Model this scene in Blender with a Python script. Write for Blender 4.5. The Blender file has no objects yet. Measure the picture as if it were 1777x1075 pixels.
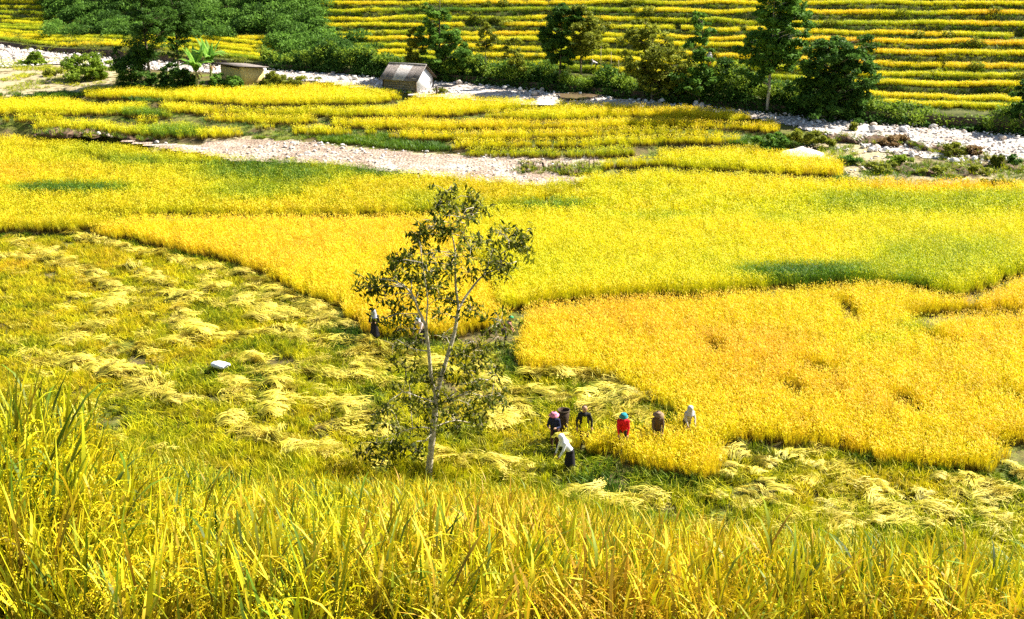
import bpy, bmesh, math, random
import numpy as np
from mathutils import Vector, Matrix

random.seed(7)
RNG = np.random.default_rng(11)
SC = bpy.context.scene
COL = SC.collection

# ------------------------------------------------------------------ camera, sky, sun, exposure
CAM_H = 18.6                      # metres above the valley floor
PITCH = math.radians(18.6)        # looking down
FPX = 1900.0                      # focal length in pixels of the 1777 x 1075 photograph
cam_data = bpy.data.cameras.new("camera")
cam_data.sensor_width = 36.0
cam_data.lens = FPX / 1777.0 * 36.0
cam_data.clip_start = 0.1
cam_data.clip_end = 6000.0
cam = bpy.data.objects.new("camera", cam_data)
COL.objects.link(cam)
cam.location = (0, 0, CAM_H)
cam.rotation_euler = (math.radians(90) - PITCH, 0, 0)
SC.camera = cam

SUN_EL = math.radians(43)
SUN_AZ = math.radians(68)         # clockwise from the view direction (+Y), towards +X
world = bpy.data.worlds.new("World")
SC.world = world
world.use_nodes = True
wn = world.node_tree
sky = wn.nodes.new("ShaderNodeTexSky")
sky.sky_type = 'NISHITA'
sky.sun_disc = False
sky.sun_elevation = SUN_EL
sky.sun_rotation = SUN_AZ
wn.links.new(sky.outputs[0], wn.nodes["Background"].inputs[0])
wn.nodes["Background"].inputs[1].default_value = 0.06
sun_data = bpy.data.lights.new("sun", 'SUN')
sun_data.energy = 5.0
sun_data.angle = math.radians(0.5)
sun_data.color = (1.0, 0.95, 0.86)
sun = bpy.data.objects.new("sun", sun_data)
COL.objects.link(sun)
sdir = Vector((math.sin(SUN_AZ) * math.cos(SUN_EL), math.cos(SUN_AZ) * math.cos(SUN_EL), math.sin(SUN_EL)))
sun.rotation_euler = (-sdir).to_track_quat('-Z', 'Y').to_euler()
sun.location = (60, 30, 80)

SC.view_settings.view_transform = 'Standard'
SC.view_settings.look = 'None'
SC.view_settings.gamma = 1.0
SC.view_settings.use_curve_mapping = False
SC.view_settings.exposure = 1.62
SC.cycles.max_bounces = 3
SC.cycles.diffuse_bounces = 2
SC.cycles.transmission_bounces = 2
SC.cycles.use_denoising = False

# ------------------------------------------------------------------ pixel <-> world
CP, SP = math.cos(PITCH), math.sin(PITCH)
def ray(px, py):
    a = (np.asarray(px, float) - 888.5) / FPX
    b = -(np.asarray(py, float) - 537.5) / FPX
    a, b = np.broadcast_arrays(a, b)
    return np.stack([a, CP + b * SP, -SP + b * CP], -1)
def unz(px, py, z=0.0):
    r = ray(px, py)
    t = (np.asarray(z, float) - CAM_H) / r[..., 2]
    p = r * t[..., None]
    p[..., 2] += CAM_H
    return p
def uny(px, py, Y):
    r = ray(px, py)
    t = np.asarray(Y, float) / r[..., 1]
    p = r * t[..., None]
    p[..., 2] += CAM_H
    return p
def V3(px, py, z=0.0):
    return Vector(unz(px, py, z).tolist())
def rise(Y):
    return np.clip((np.asarray(Y, float) - 85) * .075, 0, 3.4)
def ung(px, py, dz=0.0):
    """where the ray through a pixel meets the gently rising valley floor"""
    p = unz(px, py, np.zeros(np.broadcast(np.asarray(px, float), np.asarray(py, float)).shape))
    for _ in range(30):
        p = .5 * p + .5 * unz(px, py, rise(p[..., 1]) + dz)
    return p
def VG(px, py, dz=0.0):
    return Vector(ung(px, py, dz).tolist())
def toPx(P):
    P = np.asarray(P, float)
    x, y, z = P[..., 0], P[..., 1], P[..., 2] - CAM_H
    w = y * CP - z * SP
    v = y * SP + z * CP
    return 888.5 + FPX * x / w, 537.5 - FPX * v / w

def vnoise(x, y, s=1.0, seed=0):
    x = np.asarray(x, float) / s + seed * 17.13; y = np.asarray(y, float) / s + seed * 5.77
    xi, yi = np.floor(x).astype(np.int64), np.floor(y).astype(np.int64)
    fx, fy = x - xi, y - yi
    fx, fy = fx * fx * (3 - 2 * fx), fy * fy * (3 - 2 * fy)
    def h(a, b):
        n = (a * 374761393 + b * 668265263 + seed * 1442695041) & 0xffffffff
        n = ((n ^ (n >> 13)) * 1274126177) & 0xffffffff
        return ((n ^ (n >> 16)) & 0xffff) / 65535.0
    return (h(xi, yi) * (1 - fx) + h(xi + 1, yi) * fx) * (1 - fy) + (h(xi, yi + 1) * (1 - fx) + h(xi + 1, yi + 1) * fx) * fy
def fnoise(x, y, s, seed=0):
    return (vnoise(x, y, s, seed) * 4 + vnoise(x, y, s / 2, seed + 1) * 2 + vnoise(x, y, s / 4, seed + 2)) / 7

def inpoly(X, Y, poly):
    X = np.asarray(X); Y = np.asarray(Y)
    r = np.zeros(X.shape, bool)
    n = len(poly)
    for i in range(n):
        x1, y1 = poly[i][0], poly[i][1]; x2, y2 = poly[(i + 1) % n][0], poly[(i + 1) % n][1]
        if y1 == y2: continue
        c = ((y1 > Y) != (y2 > Y)) & (X < (x2 - x1) * (Y - y1) / (y2 - y1) + x1)
        r ^= c
    return r
def segdist(X, Y, a, b):
    a = np.asarray(a[:2], float); b = np.asarray(b[:2], float); d = b - a
    t = np.clip(((X - a[0]) * d[0] + (Y - a[1]) * d[1]) / max(d @ d, 1e-9), 0, 1)
    return np.hypot(X - a[0] - t * d[0], Y - a[1] - t * d[1])
def linedist(X, Y, pts):
    r = np.full(np.shape(X), 1e9)
    for i in range(len(pts) - 1): r = np.minimum(r, segdist(X, Y, pts[i], pts[i + 1]))
    return r
def interp(x, tab):
    return np.interp(x, [t[0] for t in tab], [t[1] for t in tab])

# ------------------------------------------------------------------ objects and tags
def tag(o, label=None, cat=None, group=None, kind=None):
    if label: o["label"] = label
    if cat: o["category"] = cat
    if group: o["group"] = group
    if kind: o["kind"] = kind
    return o
def empty(name, loc, rz=0.0):
    o = bpy.data.objects.new(name, None)
    o.empty_display_size = 0.2
    COL.objects.link(o); o.location = loc; o.rotation_euler = (0, 0, rz)
    return o
def link(name, me, mat=None, parent=None, loc=(0, 0, 0)):
    o = bpy.data.objects.new(name, me)
    COL.objects.link(o); o.location = loc
    if mat is not None and not me.materials: me.materials.append(mat)
    if parent is not None: o.parent = parent
    return o
def mesh_np(name, V, F, attrs=None, smooth=False, mats=None, midx=None):
    V = np.asarray(V, np.float32); me = bpy.data.meshes.new(name)
    if isinstance(F, np.ndarray):
        k = F.shape[1]; nf = len(F); flat = F.astype(np.int32).ravel()
        starts = np.arange(nf, dtype=np.int32) * k
    else:
        flat = np.array([i for f in F for i in f], np.int32); nf = len(F)
        ln = np.array([len(f) for f in F], np.int32); starts = (np.cumsum(ln) - ln).astype(np.int32)
    me.vertices.add(len(V)); me.vertices.foreach_set("co", V.ravel())
    me.loops.add(len(flat)); me.loops.foreach_set("vertex_index", flat)
    me.polygons.add(nf); me.polygons.foreach_set("loop_start", starts)
    if midx is not None: me.polygons.foreach_set("material_index", np.asarray(midx, np.int32))
    for n, (dom, data) in (attrs or {}).items():
        a = me.attributes.new(n, 'FLOAT', dom); a.data.foreach_set("value", np.asarray(data, np.float32))
    me.update(calc_edges=True)
    if smooth: me.polygons.foreach_set("use_smooth", np.ones(nf, bool))
    for m in mats or []: me.materials.append(m)
    return me

# ------------------------------------------------------------------ materials
MATS = {}
def newmat(name):
    m = bpy.data.materials.new(name); m.use_nodes = True
    nt = m.node_tree; nt.nodes.clear()
    out = nt.nodes.new("ShaderNodeOutputMaterial")
    MATS[name] = m
    return m, nt, out
def N(nt, t, **kw):
    n = nt.nodes.new(t)
    for k, v in kw.items(): setattr(n, k, v)
    return n
def ramp(nt, fac, stops):
    r = N(nt, "ShaderNodeValToRGB")
    e = r.color_ramp.elements
    while len(e) < len(stops): e.new(0.5)
    for el, (p, c) in zip(e, stops): el.position = p; el.color = (*c, 1)
    if fac is not None: nt.links.new(fac, r.inputs[0])
    return r.outputs[0]
def mix(nt, fac, a, b, blend='MIX'):
    m = N(nt, "ShaderNodeMix", data_type='RGBA', blend_type=blend)
    for sock, v in ((m.inputs[0], fac), (m.inputs[6], a), (m.inputs[7], b)):
        if hasattr(v, "is_output"): nt.links.new(v, sock)
        elif isinstance(v, (int, float)): sock.default_value = v
        else: sock.default_value = (*v, 1)
    return m.outputs[2]
def math_(nt, op, a, b=None, clamp=False):
    m = N(nt, "ShaderNodeMath", operation=op, use_clamp=clamp)
    for s, v in ((m.inputs[0], a), (m.inputs[1], b)):
        if v is None: continue
        if hasattr(v, "is_output"): nt.links.new(v, s)
        else: s.default_value = v
    return m.outputs[0]
def noise_tex(nt, scale, detail=4, rough=0.6, coord=None):
    t = N(nt, "ShaderNodeTexNoise"); t.inputs["Scale"].default_value = scale
    t.inputs["Detail"].default_value = detail; t.inputs["Roughness"].default_value = rough
    if coord is not None: nt.links.new(coord, t.inputs["Vector"])
    return t.outputs[0]
def leafy(nt, out, col, transl=0.4, rough=0.55, spec=0.25):
    p = N(nt, "ShaderNodeBsdfPrincipled")
    p.inputs["Roughness"].default_value = rough; p.inputs["Specular IOR Level"].default_value = spec
    t = N(nt, "ShaderNodeBsdfTranslucent"); s = N(nt, "ShaderNodeMixShader"); s.inputs[0].default_value = transl
    nt.links.new(col, p.inputs["Base Color"]); nt.links.new(col, t.inputs["Color"])
    nt.links.new(p.outputs[0], s.inputs[1]); nt.links.new(t.outputs[0], s.inputs[2]); nt.links.new(s.outputs[0], out.inputs[0])
def attr(nt, name, kind='GEOMETRY'):
    a = N(nt, "ShaderNodeAttribute", attribute_type=kind, attribute_name=name)
    return a.outputs["Fac"]

RICE_RAMP = [(0.0, (0.030, 0.105, 0.006)), (0.25, (0.15, 0.28, 0.008)), (0.5, (0.64, 0.64, 0.006)),
             (0.7, (0.86, 0.72, 0.008)), (0.88, (0.90, 0.62, 0.016)), (1.0, (0.88, 0.52, 0.035))]
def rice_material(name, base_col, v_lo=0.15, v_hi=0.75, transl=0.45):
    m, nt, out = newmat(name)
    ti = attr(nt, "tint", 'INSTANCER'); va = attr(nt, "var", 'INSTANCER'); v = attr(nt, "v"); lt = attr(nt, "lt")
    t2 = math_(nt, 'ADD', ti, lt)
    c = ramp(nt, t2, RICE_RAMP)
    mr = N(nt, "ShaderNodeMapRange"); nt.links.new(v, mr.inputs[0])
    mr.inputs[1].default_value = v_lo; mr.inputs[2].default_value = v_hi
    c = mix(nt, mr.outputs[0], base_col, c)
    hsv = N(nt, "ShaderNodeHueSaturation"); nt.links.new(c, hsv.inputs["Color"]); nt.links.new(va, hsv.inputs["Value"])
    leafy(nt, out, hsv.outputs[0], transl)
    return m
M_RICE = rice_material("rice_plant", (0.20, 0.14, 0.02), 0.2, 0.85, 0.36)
M_RICE_NEAR = rice_material("rice_plant_near", (0.10, 0.055, 0.012), 0.25, 0.95, 0.24)  # brown lower stalks, coloured darker still for the shade deep between plants
M_GRASS = rice_material("grass_blade", (0.07, 0.06, 0.012), 0.0, 0.7, 0.3)
def straw_material():
    m, nt, out = newmat("cut_straw")
    v = attr(nt, "v"); lt = attr(nt, "lt")
    c = ramp(nt, v, [(0.0, (0.40, 0.38, 0.03)), (0.45, (0.70, 0.58, 0.06)), (1.0, (0.88, 0.72, 0.13))])
    hsv = N(nt, "ShaderNodeHueSaturation"); nt.links.new(c, hsv.inputs["Color"])
    oi = N(nt, "ShaderNodeObjectInfo")
    b = math_(nt, 'ADD', math_(nt, 'MULTIPLY', oi.outputs["Random"], 0.35), 0.78)
    nt.links.new(math_(nt, 'ADD', b, lt), hsv.inputs["Value"])
    leafy(nt, out, hsv.outputs[0], 0.3)
    return m
M_STRAW = straw_material()
def foliage_material(name, dark, light, transl=0.4, spec=0.1, rough=0.6):
    m, nt, out = newmat(name)
    c = ramp(nt, attr(nt, "c"), [(0.0, dark), (1.0, light)])
    leafy(nt, out, c, transl, rough, spec)
    return m
M_LEAF_DARK = foliage_material("foliage_dark_green", (0.025, 0.065, 0.010), (0.11, 0.22, 0.03))
M_LEAF_MID = foliage_material("foliage_mid_green", (0.045, 0.11, 0.014), (0.19, 0.35, 0.045))
M_LEAF_OLIVE = foliage_material("foliage_olive", (0.085, 0.11, 0.012), (0.36, 0.38, 0.035))
M_LEAF_LIME = foliage_material("foliage_lime", (0.09, 0.17, 0.012), (0.32, 0.42, 0.035))
M_LEAF_TREE = foliage_material("foliage_young_tree", (0.040, 0.060, 0.006), (0.36, 0.36, 0.02), 0.45, 0.12, 0.6)
M_BANANA = foliage_material("banana_leaf", (0.10, 0.26, 0.03), (0.28, 0.48, 0.07), 0.5)
M_DRYLEAF = foliage_material("dry_leaf", (0.16, 0.09, 0.03), (0.36, 0.24, 0.10), 0.3)
def noisy(name, c1, c2, scale, rough=0.85, bump=0.0, detail=5, spec=0.2, stops=(0.35, 0.65)):
    m, nt, out = newmat(name)
    geo = N(nt, "ShaderNodeNewGeometry")
    n = noise_tex(nt, scale, detail, 0.65, geo.outputs["Position"])
    p = N(nt, "ShaderNodeBsdfPrincipled"); p.inputs["Roughness"].default_value = rough
    p.inputs["Specular IOR Level"].default_value = spec
    nt.links.new(ramp(nt, n, [(stops[0], c1), (stops[1], c2)]), p.inputs["Base Color"])
    if bump:
        b = N(nt, "ShaderNodeBump"); b.inputs["Strength"].default_value = bump; b.inputs["Distance"].default_value = 0.1
        nt.links.new(n, b.inputs["Height"]); nt.links.new(b.outputs[0], p.inputs["Normal"])
    nt.links.new(p.outputs[0], out.inputs[0])
    return m
M_BARK = noisy("pale_bark", (0.30, 0.25, 0.17), (0.62, 0.55, 0.42), 9, bump=0.4)
M_BARK_DARK = noisy("dark_bark", (0.07, 0.05, 0.03), (0.20, 0.16, 0.10), 5, bump=0.4)
M_STONE = noisy("pale_stone", (0.42, 0.37, 0.32), (0.80, 0.76, 0.70), 2.2, bump=0.3)
M_STONE2 = noisy("tan_stone", (0.34, 0.26, 0.19), (0.62, 0.52, 0.42), 2.2, bump=0.3)
def ground_material():
    m, nt, out = newmat("field_soil")
    geo = N(nt, "ShaderNodeNewGeometry"); pos = geo.outputs["Position"]
    n1 = noise_tex(nt, 0.35, 6, 0.65, pos); n2 = noise_tex(nt, 3.0, 5, 0.7, pos)
    soil = ramp(nt, n2, [(0.3, (0.06, 0.045, 0.02)), (0.7, (0.17, 0.13, 0.055))])
    grass = ramp(nt, n2, [(0.3, (0.06, 0.09, 0.012)), (0.7, (0.20, 0.22, 0.03))])
    dry = ramp(nt, n2, [(0.3, (0.22, 0.17, 0.08)), (0.7, (0.50, 0.42, 0.26))])
    f = N(nt, "ShaderNodeMapRange"); nt.links.new(n1, f.inputs[0]); f.inputs[1].default_value = 0.42; f.inputs[2].default_value = 0.58
    g = mix(nt, f.outputs[0], soil, grass)
    dr = attr(nt, "dry")
    d2 = math_(nt, 'ADD', dr, math_(nt, 'MULTIPLY', math_(nt, 'SUBTRACT', n1, 0.5), 1.4))
    f2 = N(nt, "ShaderNodeMapRange"); nt.links.new(d2, f2.inputs[0]); f2.inputs[1].default_value = 0.45; f2.inputs[2].default_value = 0.6
    c = mix(nt, f2.outputs[0], g, dry)
    p = N(nt, "ShaderNodeBsdfPrincipled"); p.inputs["Roughness"].default_value = 0.9; p.inputs["Specular IOR Level"].default_value = 0.1
    b = N(nt, "ShaderNodeBump"); b.inputs["Strength"].default_value = 0.6; b.inputs["Distance"].default_value = 0.15
    nt.links.new(n2, b.inputs["Height"]); nt.links.new(b.outputs[0], p.inputs["Normal"])
    nt.links.new(c, p.inputs["Base Color"]); nt.links.new(p.outputs[0], out.inputs[0])
    return m
M_GROUND = ground_material()
def gravel_material(name, cols, sc=2.6):
    m, nt, out = newmat(name)
    geo = N(nt, "ShaderNodeNewGeometry"); pos = geo.outputs["Position"]
    vo = N(nt, "ShaderNodeTexVoronoi"); vo.inputs["Scale"].default_value = sc; nt.links.new(pos, vo.inputs["Vector"])
    n = noise_tex(nt, 0.30, 6, 0.7, pos)
    big = ramp(nt, n, [(0.30, cols[0]), (0.5, cols[1]), (0.68, cols[2])])
    sep = N(nt, "ShaderNodeSeparateColor"); nt.links.new(vo.outputs["Color"], sep.inputs[0])
    st = ramp(nt, sep.outputs[0], [(0.0, (0.55, 0.52, 0.48)), (1.0, (1.0, 1.0, 1.0))])
    c = mix(nt, 1.0, big, st, 'MULTIPLY')
    p = N(nt, "ShaderNodeBsdfPrincipled"); p.inputs["Roughness"].default_value = 0.9; p.inputs["Specular IOR Level"].default_value = 0.15
    b = N(nt, "ShaderNodeBump"); b.inputs["Strength"].default_value = 0.7; b.inputs["Distance"].default_value = 0.2; b.invert = True
    nt.links.new(vo.outputs["Distance"], b.inputs["Height"]); nt.links.new(b.outputs[0], p.inputs["Normal"])
    nt.links.new(c, p.inputs["Base Color"]); nt.links.new(p.outputs[0], out.inputs[0])
    return m
M_GRAVEL = gravel_material("river_gravel", [(0.36, 0.28, 0.22), (0.60, 0.54, 0.48), (0.76, 0.72, 0.66)])
M_SAND = gravel_material("silt_and_gravel", [(0.26, 0.18, 0.12), (0.44, 0.34, 0.26), (0.66, 0.60, 0.50)], 4.0)
M_SANDPILE = noisy("loose_sand", (0.62, 0.54, 0.42), (0.78, 0.71, 0.58), 5, bump=0.3)
M_HILL = noisy("hillside_earth", (0.05, 0.065, 0.012), (0.15, 0.15, 0.035), 0.9, bump=0.6)
M_EARTHBANK = noisy("earth_bank", (0.05, 0.028, 0.016), (0.17, 0.105, 0.06), 2.6, bump=0.6)
M_WATER, _nt, _o = newmat("shallow_water")
_p = N(_nt, "ShaderNodeBsdfPrincipled"); _p.inputs["Base Color"].default_value = (0.16, 0.11, 0.06, 1); _p.inputs["Roughness"].default_value = 0.12
_nt.links.new(_p.outputs[0], _o.inputs[0])
def plain(name, col, rough=0.8, var=0.25, scale=30):
    return noisy(name, tuple(c * (1 - var) for c in col), tuple(min(1, c * (1 + var)) for c in col), scale, rough)
# ------------------------------------------------------------------ blade clumps for the plant cover (scattered below)
class Blades:
    def __init__(s): s.V = []; s.F = []; s.v = []; s.lt = []
    def ribbon(s, base, az, length, lean, curl, width, segs=3, v0=0.0, v1=1.0, lt=0.0, twist=0.0):
        """a tapered blade that starts upright (lean from vertical) and curls over"""
        p = Vector(base); ang = lean; step = length / segs
        side = Vector((math.cos(az + math.pi / 2 + twist), math.sin(az + math.pi / 2 + twist), 0))
        i0 = len(s.V)
        for k in range(segs + 1):
            t = k / segs
            w = width * (0.75 + 0.5 * t if t < 0.5 else 2.0 * (1 - t) * 1.0 + 0.08)
            s.V += [p - side * w * 0.5, p + side * w * 0.5]
            s.v += [v0 + (v1 - v0) * t] * 2; s.lt += [lt] * 2
            d = Vector((math.cos(az) * math.sin(ang), math.sin(az) * math.sin(ang), math.cos(ang)))
            p = p + d * step; ang += curl / segs
        for k in range(segs):
            a = i0 + 2 * k; s.F.append((a, a + 1, a + 3, a + 2))
        return p
    def panicle(s, base, az, length, ngrain, size, lt):
        p = Vector(base); ang = 0.35; step = length / 6
        pts = []
        for k in range(7):
            pts.append(p.copy()); p = p + Vector((math.cos(az) * math.sin(ang), math.sin(az) * math.sin(ang), math.cos(ang))) * step
            ang += 2.2 / 6
        for g in range(ngrain):
            t = random.uniform(0.5, 6); k = min(int(t), 5); q = pts[k].lerp(pts[k + 1], t - k)
            q = q + Vector((random.gauss(0, .014), random.gauss(0, .014), random.gauss(-0.01, .014)))
            a = random.uniform(0, 6.28); d = Vector((math.cos(a) * .5, math.sin(a) * .5, random.uniform(-1, .2))).normalized()
            sd = d.cross(Vector((random.uniform(-1, 1), random.uniform(-1, 1), .3))).normalized() * size * 0.32
            i = len(s.V); s.V += [q, q + d * size * .5 + sd, q + d * size, q + d * size * .5 - sd]
            s.v += [1.0] * 4; l = lt + random.uniform(-.04, .08); s.lt += [l] * 4
            s.F.append((i, i + 1, i + 2, i + 3))
        i = len(s.V)
        for q in pts: s.V += [q - Vector((0, 0, .004)), q + Vector((0, 0, .004))]; s.v += [.9] * 2; s.lt += [lt] * 2
        for k in range(6): a = i + 2 * k; s.F.append((a, a + 1, a + 3, a + 2))
    def mesh(s, name, mat):
        return mesh_np(name, [tuple(v) for v in s.V], s.F, {"v": ('POINT', s.v), "lt": ('POINT', s.lt)}, mats=[mat])
def collection_of(name, meshes):
    c = bpy.data.collections.new(name)
    for i, me in enumerate(meshes):
        c.objects.link(bpy.data.objects.new("%s_%02d" % (name, i), me))
    return c
U = random.uniform
def rice_near(i):
    b = Blades()
    for t in range(11):
        a = U(0, 6.28); r = U(0, .07); base = (r * math.cos(a), r * math.sin(a), 0)
        az = a + U(-.8, .8); lean = U(.0, .28); hgt = U(.55, .78)
        lt = U(-.12, .10)
        tip = b.ribbon(base, az, hgt, lean, U(0, .25), .008, 3, 0.0, .75, lt)
        for k in range(4):
            fr = U(.25, .95); q = Vector(base).lerp(tip, fr)
            b.ribbon(q, az + U(-2.5, 2.5), U(.30, .62), U(.02, .45), U(.0, .8) if random.random() < .8 else U(1.2, 2.6),
                     U(.014, .027), 4, .4, 1.0, lt + (U(-.5, -.2) if random.random() < .25 else U(-.25, .15)))
        if random.random() < .75:
            b.panicle(tip, az + U(-.6, .6), U(.18, .26), 20, .014, .06 + lt * .5)
    for k in range(9):      # dead lower leaves
        a = U(0, 6.28); b.ribbon((U(-.07, .07), U(-.07, .07), U(0, .3)), a, U(.25, .5), U(.3, 1.0), U(0, 1.2), .010, 3, .0, .35, .35)
    return b.mesh("rice_near_%d" % i, M_RICE_NEAR)
def tufts(b, ntuft, nblade, R, hlo, hhi, wlo, whi, pw, spread):
    """hills of rice: tight upright tufts whose heads nod over, with dark gaps between them"""
    for t in range(ntuft):
        a = U(0, 6.28); r = R * math.sqrt(U(0, 1)); cx, cy = r * math.cos(a), r * math.sin(a); tl = U(-.13, .10); ta = U(0, 6.28); th = U(.85, 1.1); lean = U(0, .14)
        for k in range(nblade):
            base = (cx + random.gauss(0, spread), cy + random.gauss(0, spread), 0); az = ta + random.gauss(0, 1.3); lt = tl + U(-.06, .06)
            tip = b.ribbon(base, az, U(hlo, hhi) * th, lean + U(0, .14), U(0, .3), U(wlo, whi), 3, 0, 1, lt)
            if k % 2 == 0: b.ribbon(tip, az + U(-.7, .7), U(.10, .18), .35, 1.6, pw, 3, .9, 1, lt + .08)
def rice_mid(i):
    b = Blades(); tufts(b, 8, 11, .30, .5, .82, .013, .022, .022, .035); return b.mesh("rice_mid_%d" % i, M_RICE)
def rice_far(i):
    b = Blades(); tufts(b, 10, 9, .45, .48, .78, .026, .042, .036, .06); return b.mesh("rice_far_%d" % i, M_RICE)
def stubble_proto(i):
    b = Blades()
    for t in range(9):
        a = U(0, 6.28); r = .32 * math.sqrt(U(0, 1)); tl = U(-.16, .14); th = U(.7, 1.3)
        for k in range(10):
            base = (r * math.cos(a) + random.gauss(0, .035), r * math.sin(a) + random.gauss(0, .035), 0)
            b.ribbon(base, U(0, 6.28), U(.16, .36) * th, U(0, .30), U(0, .3), U(.013, .022), 2, .0, .9, tl + U(-.06, .06))
    for t in range(15):
        a = U(0, 6.28); b.ribbon((U(-.3, .3), U(-.3, .3), U(.02, .2)), a, U(.25, .45), U(.7, 1.5), U(0, .6), .018, 3, .7, 1, .2)
    return b.mesh("stubble_%d" % i, M_GRASS)
def grass_proto(i):
    b = Blades()
    for t in range(28):
        a = U(0, 6.28); r = .2 * math.sqrt(U(0, 1)); base = (r * math.cos(a), r * math.sin(a), 0)
        b.ribbon(base, a + U(-1, 1), U(.22, .55), U(0, .5), U(.2, 1.2), U(.016, .03), 3, .1, 1, U(-.12, .15))
    return b.mesh("grass_%d" % i, M_GRASS)
C_NEAR = collection_of("rice_clump_near", [rice_near(i) for i in range(8)])
C_MID = collection_of("rice_clump_mid", [rice_mid(i) for i in range(6)])
C_FAR = collection_of("rice_clump_far", [rice_far(i) for i in range(6)])
C_STUB = collection_of("stubble_clump", [stubble_proto(i) for i in range(6)])
C_GRASS = collection_of("grass_clump", [grass_proto(i) for i in range(6)])
def stone_mesh(i, sub=2):
    bm = bmesh.new(); bmesh.ops.create_icosphere(bm, subdivisions=sub, radius=.5)
    ax = Vector((U(.8, 1.3), U(.7, 1.1), U(.5, .8)))
    pl = [(Vector((U(-1, 1), U(-1, 1), U(-.3, 1))).normalized(), U(.30, .42)) for _ in range(7)]
    for v in bm.verts:
        for n, d in pl:
            e = v.co.dot(n) - d
            if e > 0: v.co -= n * e
        v.co = Vector((v.co.x * ax.x, v.co.y * ax.y, v.co.z * ax.z))
    me = bpy.data.meshes.new("stone_%d" % i); bm.to_mesh(me); bm.free()
    me.materials.append(M_STONE if i % 3 else M_STONE2)
    return me
STONES = [stone_mesh(i, 2) for i in range(7)]
C_STONE = collection_of("pebble", [stone_mesh(i, 1) for i in range(6)])

_groups = {}
def scatter_group(coll):
    if coll.name in _groups: return _groups[coll.name]
    ng = bpy.data.node_groups.new("scatter_" + coll.name, 'GeometryNodeTree')
    ng.interface.new_socket("Geometry", in_out='INPUT', socket_type='NodeSocketGeometry')
    ng.interface.new_socket("Geometry", in_out='OUTPUT', socket_type='NodeSocketGeometry')
    gi = ng.nodes.new("NodeGroupInput"); go = ng.nodes.new("NodeGroupOutput")
    ip = ng.nodes.new("GeometryNodeInstanceOnPoints"); ci = ng.nodes.new("GeometryNodeCollectionInfo")
    ci.inputs["Collection"].default_value = coll
    ci.inputs["Separate Children"].default_value = True; ci.inputs["Reset Children"].default_value = True
    def na(n, t):
        a = ng.nodes.new("GeometryNodeInputNamedAttribute"); a.data_type = t; a.inputs["Name"].default_value = n
        return a.outputs["Attribute"]
    rot = ng.nodes.new("ShaderNodeCombineXYZ"); scl = ng.nodes.new("ShaderNodeCombineXYZ")
    for k, n in enumerate(("tx", "ty", "rz")): ng.links.new(na(n, 'FLOAT'), rot.inputs[k])
    s = na("scl", 'FLOAT'); sz = na("sclz", 'FLOAT')
    ng.links.new(s, scl.inputs[0]); ng.links.new(s, scl.inputs[1]); ng.links.new(sz, scl.inputs[2])
    ng.links.new(gi.outputs[0], ip.inputs["Points"]); ng.links.new(ci.outputs[0], ip.inputs["Instance"])
    ip.inputs["Pick Instance"].default_value = True
    ng.links.new(na("idx", 'INT'), ip.inputs["Instance Index"])
    ng.links.new(rot.outputs[0], ip.inputs["Rotation"]); ng.links.new(scl.outputs[0], ip.inputs["Scale"])
    ng.links.new(ip.outputs[0], go.inputs[0])
    _groups[coll.name] = ng
    return ng
def scatter(name, coll, P, scl, sclz, tint, var, label=None, cat=None, parent=None, tilt=0.1, group=None):
    P = np.asarray(P, np.float32); n = len(P)
    if n == 0: return None
    me = bpy.data.meshes.new(name); me.vertices.add(n); me.vertices.foreach_set("co", P.ravel())
    def fa(nm, d):
        a = me.attributes.new(nm, 'FLOAT', 'POINT'); a.data.foreach_set("value", np.broadcast_to(np.asarray(d, np.float32), (n,)).astype(np.float32).copy())
    fa("tx", RNG.normal(0, tilt, n)); fa("ty", RNG.normal(0, tilt, n)); fa("rz", RNG.uniform(0, 6.283, n))
    fa("scl", scl); fa("sclz", sclz); fa("tint", tint); fa("var", var)
    a = me.attributes.new("idx", 'INT', 'POINT'); a.data.foreach_set("value", RNG.integers(0, 60, n).astype(np.int32))
    o = link(name, me, parent=parent)
    m = o.modifiers.new("scatter", 'NODES'); m.node_group = scatter_group(coll)
    tag(o, label, cat, group, "stuff")
    return o

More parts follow.
